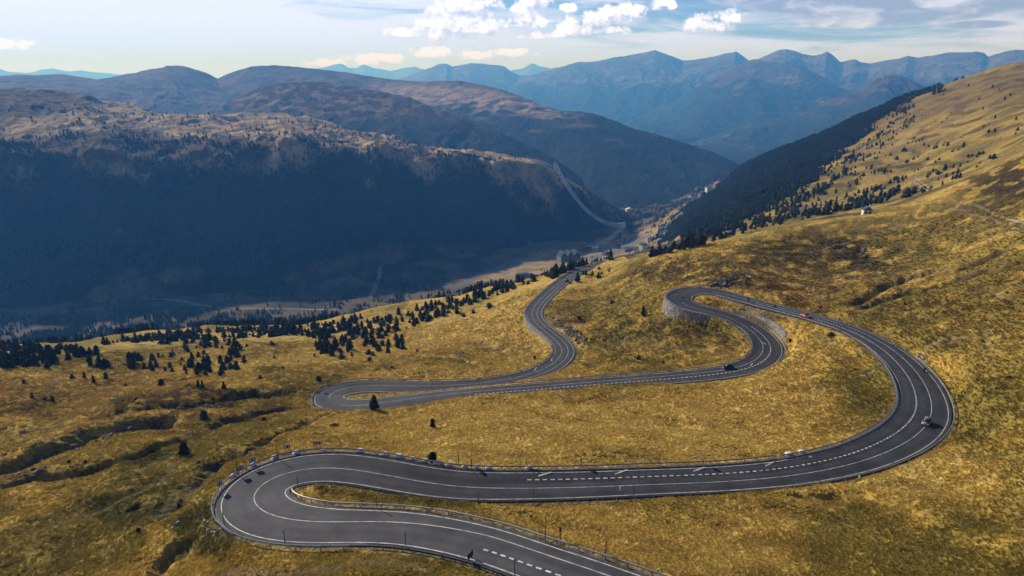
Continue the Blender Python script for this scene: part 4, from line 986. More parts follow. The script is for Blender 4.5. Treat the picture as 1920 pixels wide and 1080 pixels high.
def make_car(name, paint, label, loc, rot, tall=0.0):
    e = empty(name, loc, 0, label, 'car'); e.rotation_euler = rot
    body = MB(); body.prism([(-2.12,.3),(-2.15,.62),(-2.05,.88),(-1.9,.95),(1.0,.93),(1.75,.82),(2.1,.66),(2.14,.34),(2.0,.24),(-2.0,.24)], -.88, .88)
    o = body.build('body', paint, e); bevel_mesh(o.data, .07, 3)
    cab = MB(); cab.prism([(-1.95,.93),(-1.62,1.36 + tall),(-1.3,1.44 + tall),(.05,1.43 + tall),(.4,1.36 + tall),(1.15,.92)], -.8, .8); c = cab.build('window', M_GLASS, e); taper(c, .93, .3); bevel_mesh(c.data, .04, 2)
    rf = MB(); rf.prism([(-1.6,1.385 + tall),(-1.28,1.465 + tall),(.06,1.455 + tall),(.36,1.385 + tall)], -.7, .7); r = rf.build('roof', paint, e); taper(r, 1.0, .06); bevel_mesh(r.data, .025, 2)
    pl_ = MB()
    for x in (-1.02, -.2): 
        for s in (-1, 1): pl_.box(x - .05, x + .05, s * .745 - .06, s * .745 + .06, .93, 1.38 + tall)
    pl_.build('door_pillars', paint, e)
    for x in (-1.32, 1.33):
        for s in (-1, 1):
            t = MB(); t.tube((0, -.1, 0), (0, .1, 0), .31, n=16); w_ = t.build('tyre', M_TYRE, e); w_.location = (x, s * .82, .31); w_.name = 'wheel'
            q = MB(); q.tube((0, s * .101, 0), (0, s * .112, 0), .2, n=12); q.build('rim', M_RIM, w_)
    for s in (-1, 1):
        q = MB(); q.box(2.0, 2.1, s * .6 - .18, s * .6 + .18, .6, .74); q.build('headlight', M_LAMP, e)
        q = MB(); q.box(-2.17, -2.08, s * .64 - .14, s * .64 + .14, .68, .86); q.build('tail_light', M_TAIL, e)
    return e
def on_road(px, py, f, lo=0, hi=NRD, back_=False):
    i = s_at(px, py, lo, hi); h = RD[i, 3] / 2; o = h - 2 * h * f
    T = np.array([RN[i, 1], -RN[i, 0]]); ang = math.atan2(T[1], T[0]) + (math.pi if back_ else 0)
    k0, k1 = max(i - 3, 0), min(i + 3, NRD - 1); sl_ = (RD[k1, 2] - RD[k0, 2]) / (k1 - k0) * (-1 if back_ else 1)
    return Vector((RD[i, 0] + RN[i, 0] * o, RD[i, 1] + RN[i, 1] * o, RD[i, 2] + .01)), (0, -math.atan(sl_), ang)
def paint(name, c): return new_mat(name, c, .28, .1, .5)
make_car('red_car', paint('red_paint', (.5,.02,.03)), 'small bright red car on the upper road above the grass slope', *on_road(1519, 594, .3, 0, i_uh, True))
make_car('car', paint('black_paint', (.012,.012,.014)), 'black car with a long shadow where the middle straight leaves its bend', *on_road(1372, 694, .75, i_uh, NRD))
make_car('car', paint('grey_paint', (.16,.17,.18)), 'grey car in the wide right-hand bend of the near road', *on_road(1748, 795, .63, 0, i_uh, True), .08)
make_car('car', paint('navy_paint', (.03,.035,.12)), 'dark blue car on the farthest stretch of road, heading for the valley', *on_road(1058, 527, .7, i_lh, NRD))

def person(loc, rz, shirt, trousers, label, lean=.75):
    """rider: one skinned body with bent legs on the pedals and arms out to the handlebar"""
    bones = [((-.18,0,.95),(.02,0,1.18),.15),((.02,0,1.18),(.24,0,1.4),.16),((.24,0,1.4),(.36,0,1.52),.07),((.36,0,1.52),(.42,0,1.66),.105)]
    V_ = [(-.2,0,.95,.15),(.0,0,1.16,.14),(.2,0,1.36,.165),(.31,0,1.48,.065),(.37,0,1.58,.1),(.4,0,1.68,.095),
          (.2,.19,1.37,.065),(.33,.25,1.15,.048),(.55,.22,1.02,.036),(.62,.21,1.0,.03),(.2,-.19,1.37,.065),(.33,-.25,1.15,.048),(.55,-.22,1.02,.036),(.62,-.21,1.0,.03),
          (-.16,.12,.92,.1),(.2,.14,.8,.075),(.02,.13,.4,.05),(.14,.13,.34,.04),(-.16,-.12,.92,.1),(.24,-.14,.66,.075),(.0,-.13,.26,.05),(.12,-.13,.2,.04)]
    E = [(0,1),(1,2),(2,3),(3,4),(4,5),(2,6),(6,7),(7,8),(8,9),(2,10),(10,11),(11,12),(12,13),(0,14),(14,15),(15,16),(16,17),(0,18),(18,19),(19,20),(20,21)]
    me = bpy.data.meshes.new('person'); me.from_pydata([v[:3] for v in V_], E, []); o = bpy.data.objects.new('person', me); COL.objects.link(o)
    sk = o.modifiers.new('skin', 'SKIN'); o.modifiers.new('sub', 'SUBSURF').levels = 1
    for k, v in enumerate(V_): me.skin_vertices[0].data[k].radius = (v[3], v[3])
    me.skin_vertices[0].data[0].use_root = True
    m = new_mat('rider_clothes', shirt, .8); nt = m.node_tree; N = nt.nodes; tcx = N.new('ShaderNodeTexCoord'); sx = N.new('ShaderNodeSeparateXYZ'); nt.links.new(tcx.outputs['Object'], sx.inputs[0])
    cr_ = N.new('ShaderNodeValToRGB'); cr_.color_ramp.interpolation = 'CONSTANT'; e0 = cr_.color_ramp.elements; e0[0].color = (*trousers, 1); e0[1].position = .56; e0[1].color = (*shirt, 1)
    e2 = e0.new(.87); e2.color = (.45,.28,.2,1); e3 = e0.new(.95); e3.color = (.04,.04,.05,1)
    mp = N.new('ShaderNodeMath'); mp.operation = 'DIVIDE'; mp.inputs[1].default_value = 1.72; nt.links.new(sx.outputs[2], mp.inputs[0]); nt.links.new(mp.outputs[0], cr_.inputs[0]); nt.links.new(cr_.outputs[0], N['Principled BSDF'].inputs['Base Color'])
    me.materials.append(m); o.location = loc; o.rotation_euler = (0, 0, rz); tag(o, label, 'person'); return o
def bicycle(loc, rz, label, frame_mat, motor=False):
    e = empty('motorbike' if motor else 'bicycle', loc, rz, label, 'motorbike' if motor else 'bicycle')
    for x in (-.55, .55):
        bm = bmesh.new(); R_, r_ = .33, (.07 if motor else .028)
        vs = []; fs = []; nu_, nv_ = 20, 6
        for a in range(nu_):
            for b in range(nv_):
                A, B = 2 * math.pi * a / nu_, 2 * math.pi * b / nv_; rr_ = R_ + r_ * math.cos(B); vs.append((x + rr_ * math.cos(A), r_ * math.sin(B) * (1.2 if motor else 1), .36 + rr_ * math.sin(A)))
                fs.append((a * nv_ + b, ((a + 1) % nu_) * nv_ + b, ((a + 1) % nu_) * nv_ + (b + 1) % nv_, a * nv_ + (b + 1) % nv_))
        bm.free(); mesh('wheel', vs, fs, M_TYRE, e)
    f = MB(); w_ = .05 if motor else .022
    for p, q in [((-.55,0,.36),(-.1,0,.36)),((-.1,0,.36),(-.22,0,.85)),((-.1,0,.36),(.38,0,.78)),((-.2,0,.78),(.38,0,.85)),((-.55,0,.36),(-.22,0,.78)),((.55,0,.36),(.36,0,.95))]: f.tube(p, q, w_)
    f.build('frame', frame_mat, e)
    h = MB(); h.tube((.4,-.27,1.0),(.4,.27,1.0),.02); h.tube((.36,0,.92),(.4,0,1.0),.02); h.build('handlebar', M_DGREY, e)
    s = MB(); s.box(-.36, -.06, -.09, .09, .84, .9); s.build('saddle', M_TYRE, e)
    if motor:
        t = MB(); t.prism([(-.3,.5),(-.2,.84),(.15,.98),(.34,.86),(.3,.45),(.1,.3),(-.2,.32)], -.16, .16); o = t.build('engine_and_tank', frame_mat, e); bevel_mesh(o.data, .04)
        w2 = MB(); w2.box(.36, .44, -.2, .2, .85, 1.2); w2.build('fairing', frame_mat, e)
    return e
M_BLK = new_mat('black_frame', (.02,.02,.02), .4)
for px, py, f, lb, lr, mot, sh, bk in [(1663, 646, .86, 'bicycle near the outer edge line of the road climbing to the upper straight', 'cyclist in a white top riding up near the outer edge line', False, (.7,.7,.7), True), (1716, 692, .88, 'dark motorbike close to the right edge above the wide bend', 'rider in black leaning over the dark motorbike', True, (.02,.02,.02), True),
        (1402, 566, .5, 'dark motorbike on the upper straight nearest the highest hairpin', 'rider in black on the motorbike nearest the highest hairpin', True, (.02,.02,.025), False), (1452, 579, .5, 'motorbike between the red car and the highest hairpin', 'rider in dark clothes between the red car and the leading motorbike', True, (.03,.03,.04), False)]:
    loc, rot = on_road(px, py, f, 0, i_uh, bk); bicycle(loc, rot[2], lb, M_BLK, mot); person(loc, rot[2], sh, (.02,.02,.025), lr)
# ------------------------------------------------------------------ trees
M_BARK = noise_mix(new_mat('bark', rough=1), 4, (.05,.035,.025), (.12,.09,.065))
def leaf_mat(name, c1, c2):
    m = noise_mix(new_mat(name, rough=.9, spec=.1), .9, c1, c2, .3, .7, 4); return m
M_NEEDLE = leaf_mat('needles', (.012,.02,.009), (.06,.07,.03)); M_NEEDLE_F = leaf_mat('forest_needles', (.011,.019,.014), (.04,.053,.034)); M_SHRUB = leaf_mat('shrub_leaves', (.014,.014,.007), (.05,.045,.02)); M_RUST = leaf_mat('rusty_leaves', (.03,.012,.008), (.08,.03,.018))
def crown_mesh(name, seed, n, rx, shape, mat, z0=.06, size=.11, core=True):
    """unit-height crown: leaf sprays spread through an uneven volume round a thin core"""
    r = np.random.default_rng(seed); vs = []; fs = []
    lob = r.uniform(0, 6.28, 4)
    def rad(z, a):
        q = (z - z0) / (1 - z0)
        base = {'cone': (1 - q) ** .58 * min(1, q * 6 + .5), 'dome': math.sqrt(max(0, 1 - (1.02 * q - .28) ** 2 / .56)) * (1 - .15 * q)}[shape]
        return rx * base * (1 + .22 * math.sin(2 * a + lob[0] + 5 * z) + .16 * math.sin(3 * a + lob[1] - 9 * z) + .1 * math.sin(5 * a + lob[2] + 14 * z))
    for k in range(n):
        z = z0 + (1 - z0) * r.uniform(0, 1) ** 1.35; a = r.uniform(0, 6.283); q = rad(z, a) * (r.uniform(.45, 1.04) ** .6)
        c = Vector((q * math.cos(a), q * math.sin(a), z)); out = Vector((math.cos(a), math.sin(a), r.uniform(-.5, .7))).normalized()
        t = Vector((-math.sin(a), math.cos(a), r.uniform(-.4, .4))).normalized(); s = size * r.uniform(.6, 1.3)
        i = len(vs); vs += [c - t * s * .55 - out * s * .3, c + out * s * .75 + Vector((0, 0, -s * .25)), c + t * s * .55 - out * s * .3, c - out * s * .2 + Vector((0, 0, s * .55))]
        fs += [(i, i + 1, i + 3), (i + 1, i + 2, i + 3)]
    if core:
        nz, na = 7, 9; b0 = len(vs)
        for j in range(nz):
            z = z0 + (1 - z0) * (j / (nz - 1)) * .96
            for k in range(na):
                a = 6.283 * k / na; q = rad(z, a) * .66 * r.uniform(.8, 1.1) + .004; vs.append(Vector((q * math.cos(a), q * math.sin(a), z)))
        for j in range(nz - 1):
            for k in range(na): fs.append((b0 + j * na + k, b0 + j * na + (k + 1) % na, b0 + (j + 1) * na + (k + 1) % na, b0 + (j + 1) * na + k))
    me = bpy.data.meshes.new(name); me.from_pydata([tuple(v) for v in vs], [], fs); me.update(); me.materials.append(mat); return me
def trunk_mesh():
    mb = MB(); mb.tube((0, 0, -.05), (.005, 0, .25), .022, .017, 7); mb.tube((.005, 0, .25), (0, .004, .9), .017, .003, 7)
    for k in range(9):
        a = k * 2.4; z = .12 + k * .075; mb.tube((0, 0, z), (.13 * (1 - z) * math.cos(a), .13 * (1 - z) * math.sin(a), z + .03), .006, .002, 4)
    o = mb.build('trunk', M_BARK); me = o.data; bpy.data.objects.remove(o); return me
TRUNK = trunk_mesh()
CONES = [crown_mesh('crown', 200 + k, 330, rx, 'cone', M_NEEDLE) for k, rx in enumerate((.3, .36, .4, .33, .44, .27))] + [crown_mesh('crown', 260 + k, 360, rx, 'dome', M_NEEDLE, .02, .11) for k, rx in enumerate((.38, .45))]
DOMES = [crown_mesh('crown', 300 + k, 420, rx, 'dome', M_SHRUB, 0.0, .13) for k, rx in enumerate((.5, .6, .55))]
PINE = crown_mesh('crown', 411, 900, .36, 'dome', M_NEEDLE, .1, .085)
RUST = crown_mesh('crown', 412, 500, .36, 'dome', M_RUST, .08, .1)
FARC = []
for k in range(4):
    me = crown_mesh('forest_tree', 500 + k, 26, (.24, .3, .34, .27)[k], 'cone', M_NEEDLE_F, .02, .2); FARC.append(me)

lone = {   # (px, py, height px, width px): label
 (702,768,28,21): ('PINE', 'lone dark green pine at the grass edge of the left-hand hairpin'), (811,801,18,13): ('RUST', 'small rusty-leaved tree alone on the golden slope'), (811,866,20,22): ('DOME', 'dark twin-topped bush just above the near straight'),
 (1206,592,19,11): ('CONE', 'lone conifer on the slope left of the tall stone wall'), (1197,674,11,8): ('CONE', 'small lone conifer above the middle straight'), (346,852,25,26): ('DOME', 'round dark bush with a long shadow left of the nearest hairpin'), (383,786,17,19): ('DOME', 'ragged dark bush above the stream gully at the left'),
 (1083,527,17,12): ('CONE', 'largest conifer right of the farthest stretch of road'), (1122,521,12,9): ('CONE', 'brownish conifer right of the largest one by the farthest stretch of road'), (61,746,11,7): ('CONE', 'small thin conifer at far left with a long dark shadow'), (98,751,10,9): ('CONE', 'leaning small conifer at far left beside the thin one'),
 (303,723,13,17): ('DOME', 'wide low bush on the left meadow'), (598,714,10,14): ('DOME', 'dark bush by the rocks above the left-hand hairpin'), (626,799,4,22): ('DOME', 'long low dark shrub below the left-hand hairpin'), (495,789,7,12): ('DOME', 'small dark shrub beside the gully left of the hairpins'),
 (1148,568,5,12): ('DOME', 'low dark green shrub on the slope right of the S-bend'), (1086,598,5,9): ('DOME', 'small brown shrub on the slope just right of the S-bend'), (1558,630,8,14): ('DOME', 'dark shrub below the barrier of the upper road'), (1482,640,5,9): ('DOME', 'small dark shrub below the end of the long stone wall')}
BANKS = [('conifers on the left meadow', 'dark conifer standing loose on the golden meadow at the left', [(159,710,15,9),(176,717,15,8),(199,709,12,11),(135,710,10,12),(45,720,9,9),(372,725,14,9),(380,727,16,9),(235,725,7,10),(369,702,15,11),(350,702,8,6),(420,728,14,10),(488,712,10,10),(411,705,10,9),(510,648,10,9),(440,690,8,8),(530,690,5,6),(515,672,6,7),(560,680,5,6),(590,668,6,7)]),
 ('conifers below the S-bend', 'dark conifer on the grassy slope below the S-bend', [(728,664,17,12),(755,655,16,14),(693,677,9,9),(692,665,12,12),(782,661,8,6),(782,607,13,12),(755,603,11,8),(887,587,8,7),(857,587,12,11),(918,577,10,14),(717,611,10,17),(870,594,8,8),(1003,673,8,7),(803,602,12,12),(840,580,9,8),(700,668,10,9),(640,672,12,12),(660,668,9,8),(735,690,6,7)]),
 ('conifers by the farthest stretch of road', 'small conifer on the slope right of the farthest stretch of road', [(1094,515,9,7),(1099,515,10,7),(1111,515,8,6),(1123,505,6,5),(1142,509,6,5),(1128,514,5,5),(1070,532,4,4)])]
TREES = []     # x, y, z, height, width, kind, label, group
def plant(px, py, hpx, wpx, kind, label, group, rmin=0, rmax=1e9):
    p = hit(px, py, rmin, rmax)
    if p is None: return
    t = p.y * CP - p.z * SP; m = t / FPX
    TREES.append((p.x, p.y, p.z, hpx * m * 1.04, wpx * m, kind, label, group))
for (px, py, hp, wp), (kd, lb) in lone.items(): plant(px, py, hp, wp, kd, lb, None, 0, 700)
for grp, lb, ls in BANKS:
    for px, py, hp, wp in ls: plant(px, py, hp, wp, 'CONE', lb, grp, 0, 800)
rt = np.random.default_rng(5)
def grove(poly, n, hm, label, group, clump_=0.0, rmin=0, rmax=1e9, seed=0):
    xs = [p[0] for p in poly]; ys = [p[1] for p in poly]; k = 0; tries = 0
    while k < n and tries < n * 30:
        tries += 1; px = rt.uniform(min(xs), max(xs)); py = rt.uniform(min(ys), max(ys))
        if not in_poly(np.array([px]), np.array([py]), poly)[0]: continue
        p = hit(px, py, rmin, rmax)
        if p is None: continue
        if clump_ and float(fbm(np.array([p.x / 38]), np.array([p.y / 38]), 3, 200 + seed)[0]) < rt.uniform(-.25, .25) + clump_ - .5: continue
        i = int(np.argmin((RD[:, 0] - p.x) ** 2 + (RD[:, 1] - p.y) ** 2))
        if math.hypot(RD[i, 0] - p.x, RD[i, 1] - p.y) < RD[i, 3] / 2 + 3: continue
        h = hm * rt.uniform(.4, 1.4); TREES.append((p.x, p.y, p.z, h, h * rt.uniform(.6, .95), 'CONE', label, group)); k += 1
G1 = ('dark conifer in the dense wood along the left edge of the meadow', 'conifers of the dense wood at the left')
grove([(-60,692),(60,690),(150,692),(205,688),(190,668),(150,660),(140,648),(60,650),(-60,650)], 240, 4.4, *G1, .3)
grove([(140,652),(260,634),(330,624),(460,618),(560,610),(640,606),(690,590),(680,604),(600,640),(560,628),(480,634),(400,640),(330,645),(250,642)], 330, 4.2, 'dark conifer in the belt of trees along the meadow rim', 'conifers along the meadow rim', .25)
grove([(340,640),(470,640),(455,690),(420,705),(370,705),(325,700),(240,695),(235,672),(330,665)], 80, 3.9, 'dark conifer in the loose grove in the middle of the left meadow', 'conifers of the meadow grove')
grove([(590,650),(665,636),(660,660),(605,676)], 26, 5.6, 'dark conifer in the small clump left of the S-bend slope', 'conifers of the small clump')
grove([(650,628),(700,598),(770,585),(880,553),(960,528),(1040,506),(1050,512),(960,545),(900,565),(850,590),(780,612),(700,645)], 170, 4.6, 'dark conifer in the belt below the S-bend', 'conifers of the belt below the S-bend')
grove([(675,640),(770,635),(790,650),(700,672)], 16, 4.2, 'dark conifer in the brown scrub below the S-bend', 'conifers in the brown scrub')
grove([(1028,516),(1060,502),(1100,492),(1140,483),(1150,487),(1110,497),(1065,512),(1035,526)], 46, 6.6, 'dark conifer in the row above the farthest stretch of road', 'conifers above the farthest road')
grove([(1200,486),(1280,470),(1380,442),(1480,417),(1600,394),(1720,366),(1718,352),(1640,366),(1560,384),(1440,412),(1380,430),(1290,458)], 230, 5.6, 'dark conifer in the row behind the brown knoll', 'conifers behind the brown knoll', .35, 380, 900, 1)
grove([(1480,398),(1560,332),(1650,282),(1740,252),(1800,272),(1880,300),(1760,352),(1620,398)], 230, 4.0, 'conifer on the far right hillside', 'conifers on the far right hillside', .75, 600, 1700, 2)
grove([(1400,425),(1500,352),(1580,300),(1660,238),(1700,210),(1720,225),(1600,320),(1500,390)], 420, 4.6, 'conifer on the far right hillside', 'conifers on the far right hillside', .5, 600, 1900, 3)
grove([(1640,250),(1760,165),(1900,140),(1920,260),(1780,300),(1640,320)], 46, 3.6, 'conifer on the far right hillside', 'conifers on the far right hillside', .6, 600, 1900, 4)
# small shrubs dotted over the meadows
for k in range(90):
    px, py = rt.uniform(0, 1900), rt.uniform(500, 1050)
    if px > 600 and py > 740: continue
    p = hit(px, py, 0, 600)
    if p is None: continue
    i = int(np.argmin((RD[:, 0] - p.x) ** 2 + (RD[:, 1] - p.y) ** 2))
    if math.hypot(RD[i, 0] - p.x, RD[i, 1] - p.y) < RD[i, 3] / 2 + 4: continue
    h = rt.uniform(.35, .95); TREES.append((p.x, p.y, p.z, h, h * rt.uniform(1.1, 2.0), 'SHRUB', 'low dark shrub dotted among the golden grass', 'low shrubs in the grass'))
def size_key(t): return t[3] / math.hypot(t[0], t[1])
con = sorted([t for t in TREES if t[5] in ('CONE', 'PINE')], key=size_key, reverse=True)
named = con[:300]; rest = con[300:]
for t in named + [t for t in TREES if t[5] not in ('CONE', 'PINE')]:
    x, y, z, h, w_, kd, lb, grp = t
    crown = {'PINE': [PINE], 'RUST': [RUST], 'DOME': DOMES, 'SHRUB': DOMES, 'CONE': CONES}[kd]; me = crown[rt.integers(len(crown))]
    r0 = max(abs(v.co.x) for v in me.vertices) if not hasattr(me, '_r') else 1
    sx = w_ / 2 / r0; rz = rt.uniform(0, 6.28)
    big = size_key(t) > .022 and kd != 'SHRUB'
    nm = {'PINE': 'pine_tree', 'RUST': 'small_tree', 'DOME': 'bush', 'SHRUB': 'shrub', 'CONE': 'conifer_tree'}[kd]; ct = {'bush': 'bush', 'shrub': 'bush'}.get(nm, 'tree')
    if kd in ('DOME', 'SHRUB') or not big:
        o = inst(nm, me, None, (x, y, z - .04 * h), (0, 0, rz), (sx, sx, h)); tag(o, lb, ct, grp)
    else:
        e = empty(nm, (x, y, z), rz, lb, ct, grp); inst('crown', me, e, (0, 0, 0), (0, 0, 0), (sx, sx, h)); inst('trunk', TRUNK, e, (0, 0, 0), (0, 0, 0), (h, h, h))

# ---- the woods that read as a mass: one object, instanced trees
fp = []; fs_ = []
for x, y, z, h, w_, *_ in rest: fp.append((x, y, z - .2)); fs_.append((w_ / .5, h))
def scatter(field, n, azr, rr, dens, hm):
    a = rt.uniform(*azr, n); r = np.sqrt(rt.uniform(rr[0] ** 2, rr[1] ** 2, n)); x = r * np.sin(a); y = r * np.cos(a); z = field.z(x, y)
    px, py, _ = project(x, y, z); m = dens(px, py, x, y, z) > rt.uniform(0, 1, n)
    for q in zip(x[m], y[m], z[m]):
        h = hm * rt.uniform(.6, 1.2); fp.append((q[0], q[1], q[2] - .4)); fs_.append((h * .95, h))
    return int(m.sum())
def dens_a(px, py, x, y, z):
    f = forest_a(px, py, x, y); n = fbm(x / 38, y / 38, 3, 301)
    sparse = sstep(.12, .5, n + .7 * fbm(x / 170, y / 60, 3, 302)) * .06 * sstep(190, 215, py)
    return np.where((px > -60) & (px < 1240), np.maximum(f ** 1.5 * (1 - .55 * sstep(.1, .55, n)), sparse), 0)
na = scatter(FA, 95000, (-.7, .26), (1500, 2620), dens_a, 8.5)
def dens_r(px, py, x, y, z):
    return np.where((px > 1200) & (px < 1960), sstep(.2, .75, forest_r(px, py, x, y)) * .85, 0)
nr_ = scatter(GROUND, 60000, (.19, .68), (680, 2080), dens_r, 8.5)
def dens_v(px, py, x, y, z):       # copses on the valley floor
    n = fbm(x / 55, y / 55, 4, 305); v_ = (z < -385) & (px > -60) & (px < 1330)
    lowleft = soft_poly(px, py, [(-100,600),(230,590),(300,575),(420,590),(640,592),(740,560),(740,520),(800,540),(700,600),(-100,660)], 10)
    edge = soft_poly(px, py, [(1060,455),(1130,430),(1200,395),(1300,372),(1290,382),(1200,425),(1130,455)], 6)
    return np.where(v_, np.maximum(np.maximum(sstep(.15, .4, n) * .5, sstep(-.45, .05, n) * lowleft), edge * .5 * sstep(-.2, .3, n)) * (1 - .93 * soft_poly(px, py, [(740,525),(960,465),(1130,455),(1240,440),(1180,485),(1000,520),(860,545)], 6)), 0)
nv_ = scatter(GROUND, 64000, (-.7, .3), (1050, 2700), dens_v, 8)
def dens_b(px, py, x, y, z):       # hidden steep slope just behind the meadow rim: only the tree tops show
    rc = np.interp(np.arctan2(x, y), AZ, Rc); r = np.hypot(x, y)
    return np.where((px < 1100) & (r > rc * 1.0) & (r < rc * 1.32), .6 * sstep(-.25, .3, fbm(x / 50, y / 50, 3, 306) + .2 * (px < 200)), 0)
nb_ = scatter(GROUND, 22000, (-.7, .12), (450, 800), dens_b, 6.5)
fp = np.array(fp, np.float32); fs_ = np.array(fs_, np.float32)
print('FOREST', len(fp), na, nr_, nv_, nb_, 'individual', len(named))
me = bpy.data.meshes.new('forest'); me.vertices.add(len(fp)); me.vertices.foreach_set('co', fp.ravel())
sc3 = np.stack([fs_[:, 0], fs_[:, 0], fs_[:, 1]], 1).astype(np.float32)
at = me.attributes.new('size', 'FLOAT_VECTOR', 'POINT'); at.data.foreach_set('vector', sc3.ravel())
at = me.attributes.new('turn', 'FLOAT_VECTOR', 'POINT'); tv = np.zeros_like(sc3); tv[:, 2] = rt.uniform(0, 6.28, len(fp)); tv[:, 0] = rt.normal(0, .04, len(fp)); at.data.foreach_set('vector', tv.ravel())
at = me.attributes.new('pick', 'INT', 'POINT'); at.data.foreach_set('value', rt.integers(0, 4, len(fp)).astype(np.int32))
forest = bpy.data.objects.new('forest', me); COL.objects.link(forest); forest['kind'] = 'stuff'; forest['label'] = 'dense dark conifer forest covering the shaded valley side and the far slopes'
def instancer(name, shapes):
    ng = bpy.data.node_groups.new(name, 'GeometryNodeTree')
    ng.interface.new_socket('Geometry', in_out='INPUT', socket_type='NodeSocketGeometry'); ng.interface.new_socket('Geometry', in_out='OUTPUT', socket_type='NodeSocketGeometry')
    gi = ng.nodes.new('NodeGroupInput'); go = ng.nodes.new('NodeGroupOutput'); mp = ng.nodes.new('GeometryNodeMeshToPoints'); ip = ng.nodes.new('GeometryNodeInstanceOnPoints'); gj = ng.nodes.new('GeometryNodeJoinGeometry')
    for me_ in shapes[::-1]:
        ob = bpy.data.objects.new(me_.name + '_shape', me_)
        oi = ng.nodes.new('GeometryNodeObjectInfo'); oi.inputs['Object'].default_value = ob; oi.inputs['As Instance'].default_value = True
        ng.links.new(oi.outputs['Geometry'], gj.inputs[0])
    def named_attr(nm, typ):
        n = ng.nodes.new('GeometryNodeInputNamedAttribute'); n.data_type = typ; n.inputs['Name'].default_value = nm; return n.outputs['Attribute']
    ng.links.new(gi.outputs[0], mp.inputs[0]); ng.links.new(mp.outputs[0], ip.inputs['Points']); ng.links.new(gj.outputs[0], ip.inputs['Instance']); ip.inputs['Pick Instance'].default_value = True
    ng.links.new(named_attr('pick', 'INT'), ip.inputs['Instance Index']); ng.links.new(named_attr('size', 'FLOAT_VECTOR'), ip.inputs['Scale']); ng.links.new(named_attr('turn', 'FLOAT_VECTOR'), ip.inputs['Rotation'])
    ng.links.new(ip.outputs[0], go.inputs[0]); return ng
ng = instancer('forest_trees', FARC)
md = forest.modifiers.new('trees', 'NODES'); md.node_group = ng

# ------------------------------------------------------------------ rocks
def rock(px, py, wpx, dark, label, group=None, rmax=700, flat=.8):
    p = hit(px, py, 0, rmax)
    if p is None: return
    t = p.y * CP - p.z * SP; s = wpx * t / FPX / 2
    o = inst('rock', (drock_me if dark else rock_me)[rt.integers(4)], None, (p.x, p.y, p.z + s * .15), (rt.uniform(-.2, .2), rt.uniform(-.2, .2), rt.uniform(0, 6.28)), (s, s * rt.uniform(.7, 1), s * flat)); tag(o, label, 'rock', group)
for px, py, wp, lb in [(1601,804,8,'larger of the two pale rocks on the slope inside the wide right-hand bend'),(1603,793,6,'smaller of the two pale rocks on the slope inside the wide right-hand bend'),(1722,669,9,'pale boulder right of the road above the wide bend'),(1732,672,9,'grey boulder beside the pale one right of the road'),(1282,654,6,'small pale rock on the slope below the tall stone wall'),(1340,648,6,'pale rock left of the bend below the tall stone wall'),(1628,1007,6,'single pale rock low on the right-hand slope'),(1868,559,6,'pale rock high on the right-hand slope'),(1880,561,7,'pale rock beside another, high on the right-hand slope'),(333,982,12,'pale rock in the stream bed left of the nearest hairpin'),(325,990,9,'smaller pale rock in the stream bed left of the nearest hairpin'),(1168,874,8,'pale stone beside the barrier above the second painted arrow'),(1520,858,9,'white stone above the barrier where the near straight bends')]:
    rock(px, py, wp, False, lb)
def rocks(poly, n, w0, w1, dark, label, group):
    xs = [p[0] for p in poly]; ys = [p[1] for p in poly]; k = 0
    while k < n:
        px = rt.uniform(min(xs), max(xs)); py = rt.uniform(min(ys), max(ys))
        if in_poly(np.array([px]), np.array([py]), poly)[0]: rock(px, py, rt.uniform(w0, w1), dark, label, group); k += 1
rocks([(1322,526),(1350,520),(1415,512),(1420,524),(1365,535),(1328,536)], 26, 5, 12, True, 'dark rock in the cutting behind the highest hairpin', 'rocks of the cutting')
rocks([(1030,592),(1056,600),(1105,636),(1088,648),(1058,626),(1040,608)], 34, 4, 9, True, 'grey-brown rock on the bank right of the S-bend', 'rocks of the S-bend bank')
rocks([(1495,535),(1540,545),(1560,562),(1530,560)], 12, 4, 8, False, 'pale rock on the reddish slope above the upper road', 'pale rocks above the upper road')
rocks([(10,890),(90,850),(160,822),(230,803),(290,800),(200,820),(100,870),(60,900)], 40, 6, 15, True, 'dark stone in the long bank at the left edge', 'stones of the left bank')
rocks([(310,770),(410,755),(470,742),(478,748),(400,772),(320,780)], 30, 5, 10, True, 'dark stone in the eroded bank above the stream gully', 'stones of the eroded bank')
rocks([(580,732),(592,722),(622,712),(618,722),(592,740)], 10, 4, 8, True, 'grey rock outside the left-hand hairpin', 'rocks outside the left-hand hairpin')
rocks([(1600,468),(1650,462),(1680,490),(1640,505),(1610,495)], 14, 4, 10, True, 'dark rock on the brown knoll', 'rocks on the brown knoll')
rocks([(1480,612),(1620,640),(1700,700),(1690,730),(1640,690),(1560,640)], 14, 2, 5, False, 'small white stone on the verge below the upper road', 'white verge stones')
rocks([(380,975),(410,985),(440,1010),(420,1015),(390,1000)], 8, 4, 9, False, 'stone on the embankment outside the nearest hairpin', 'embankment stones')

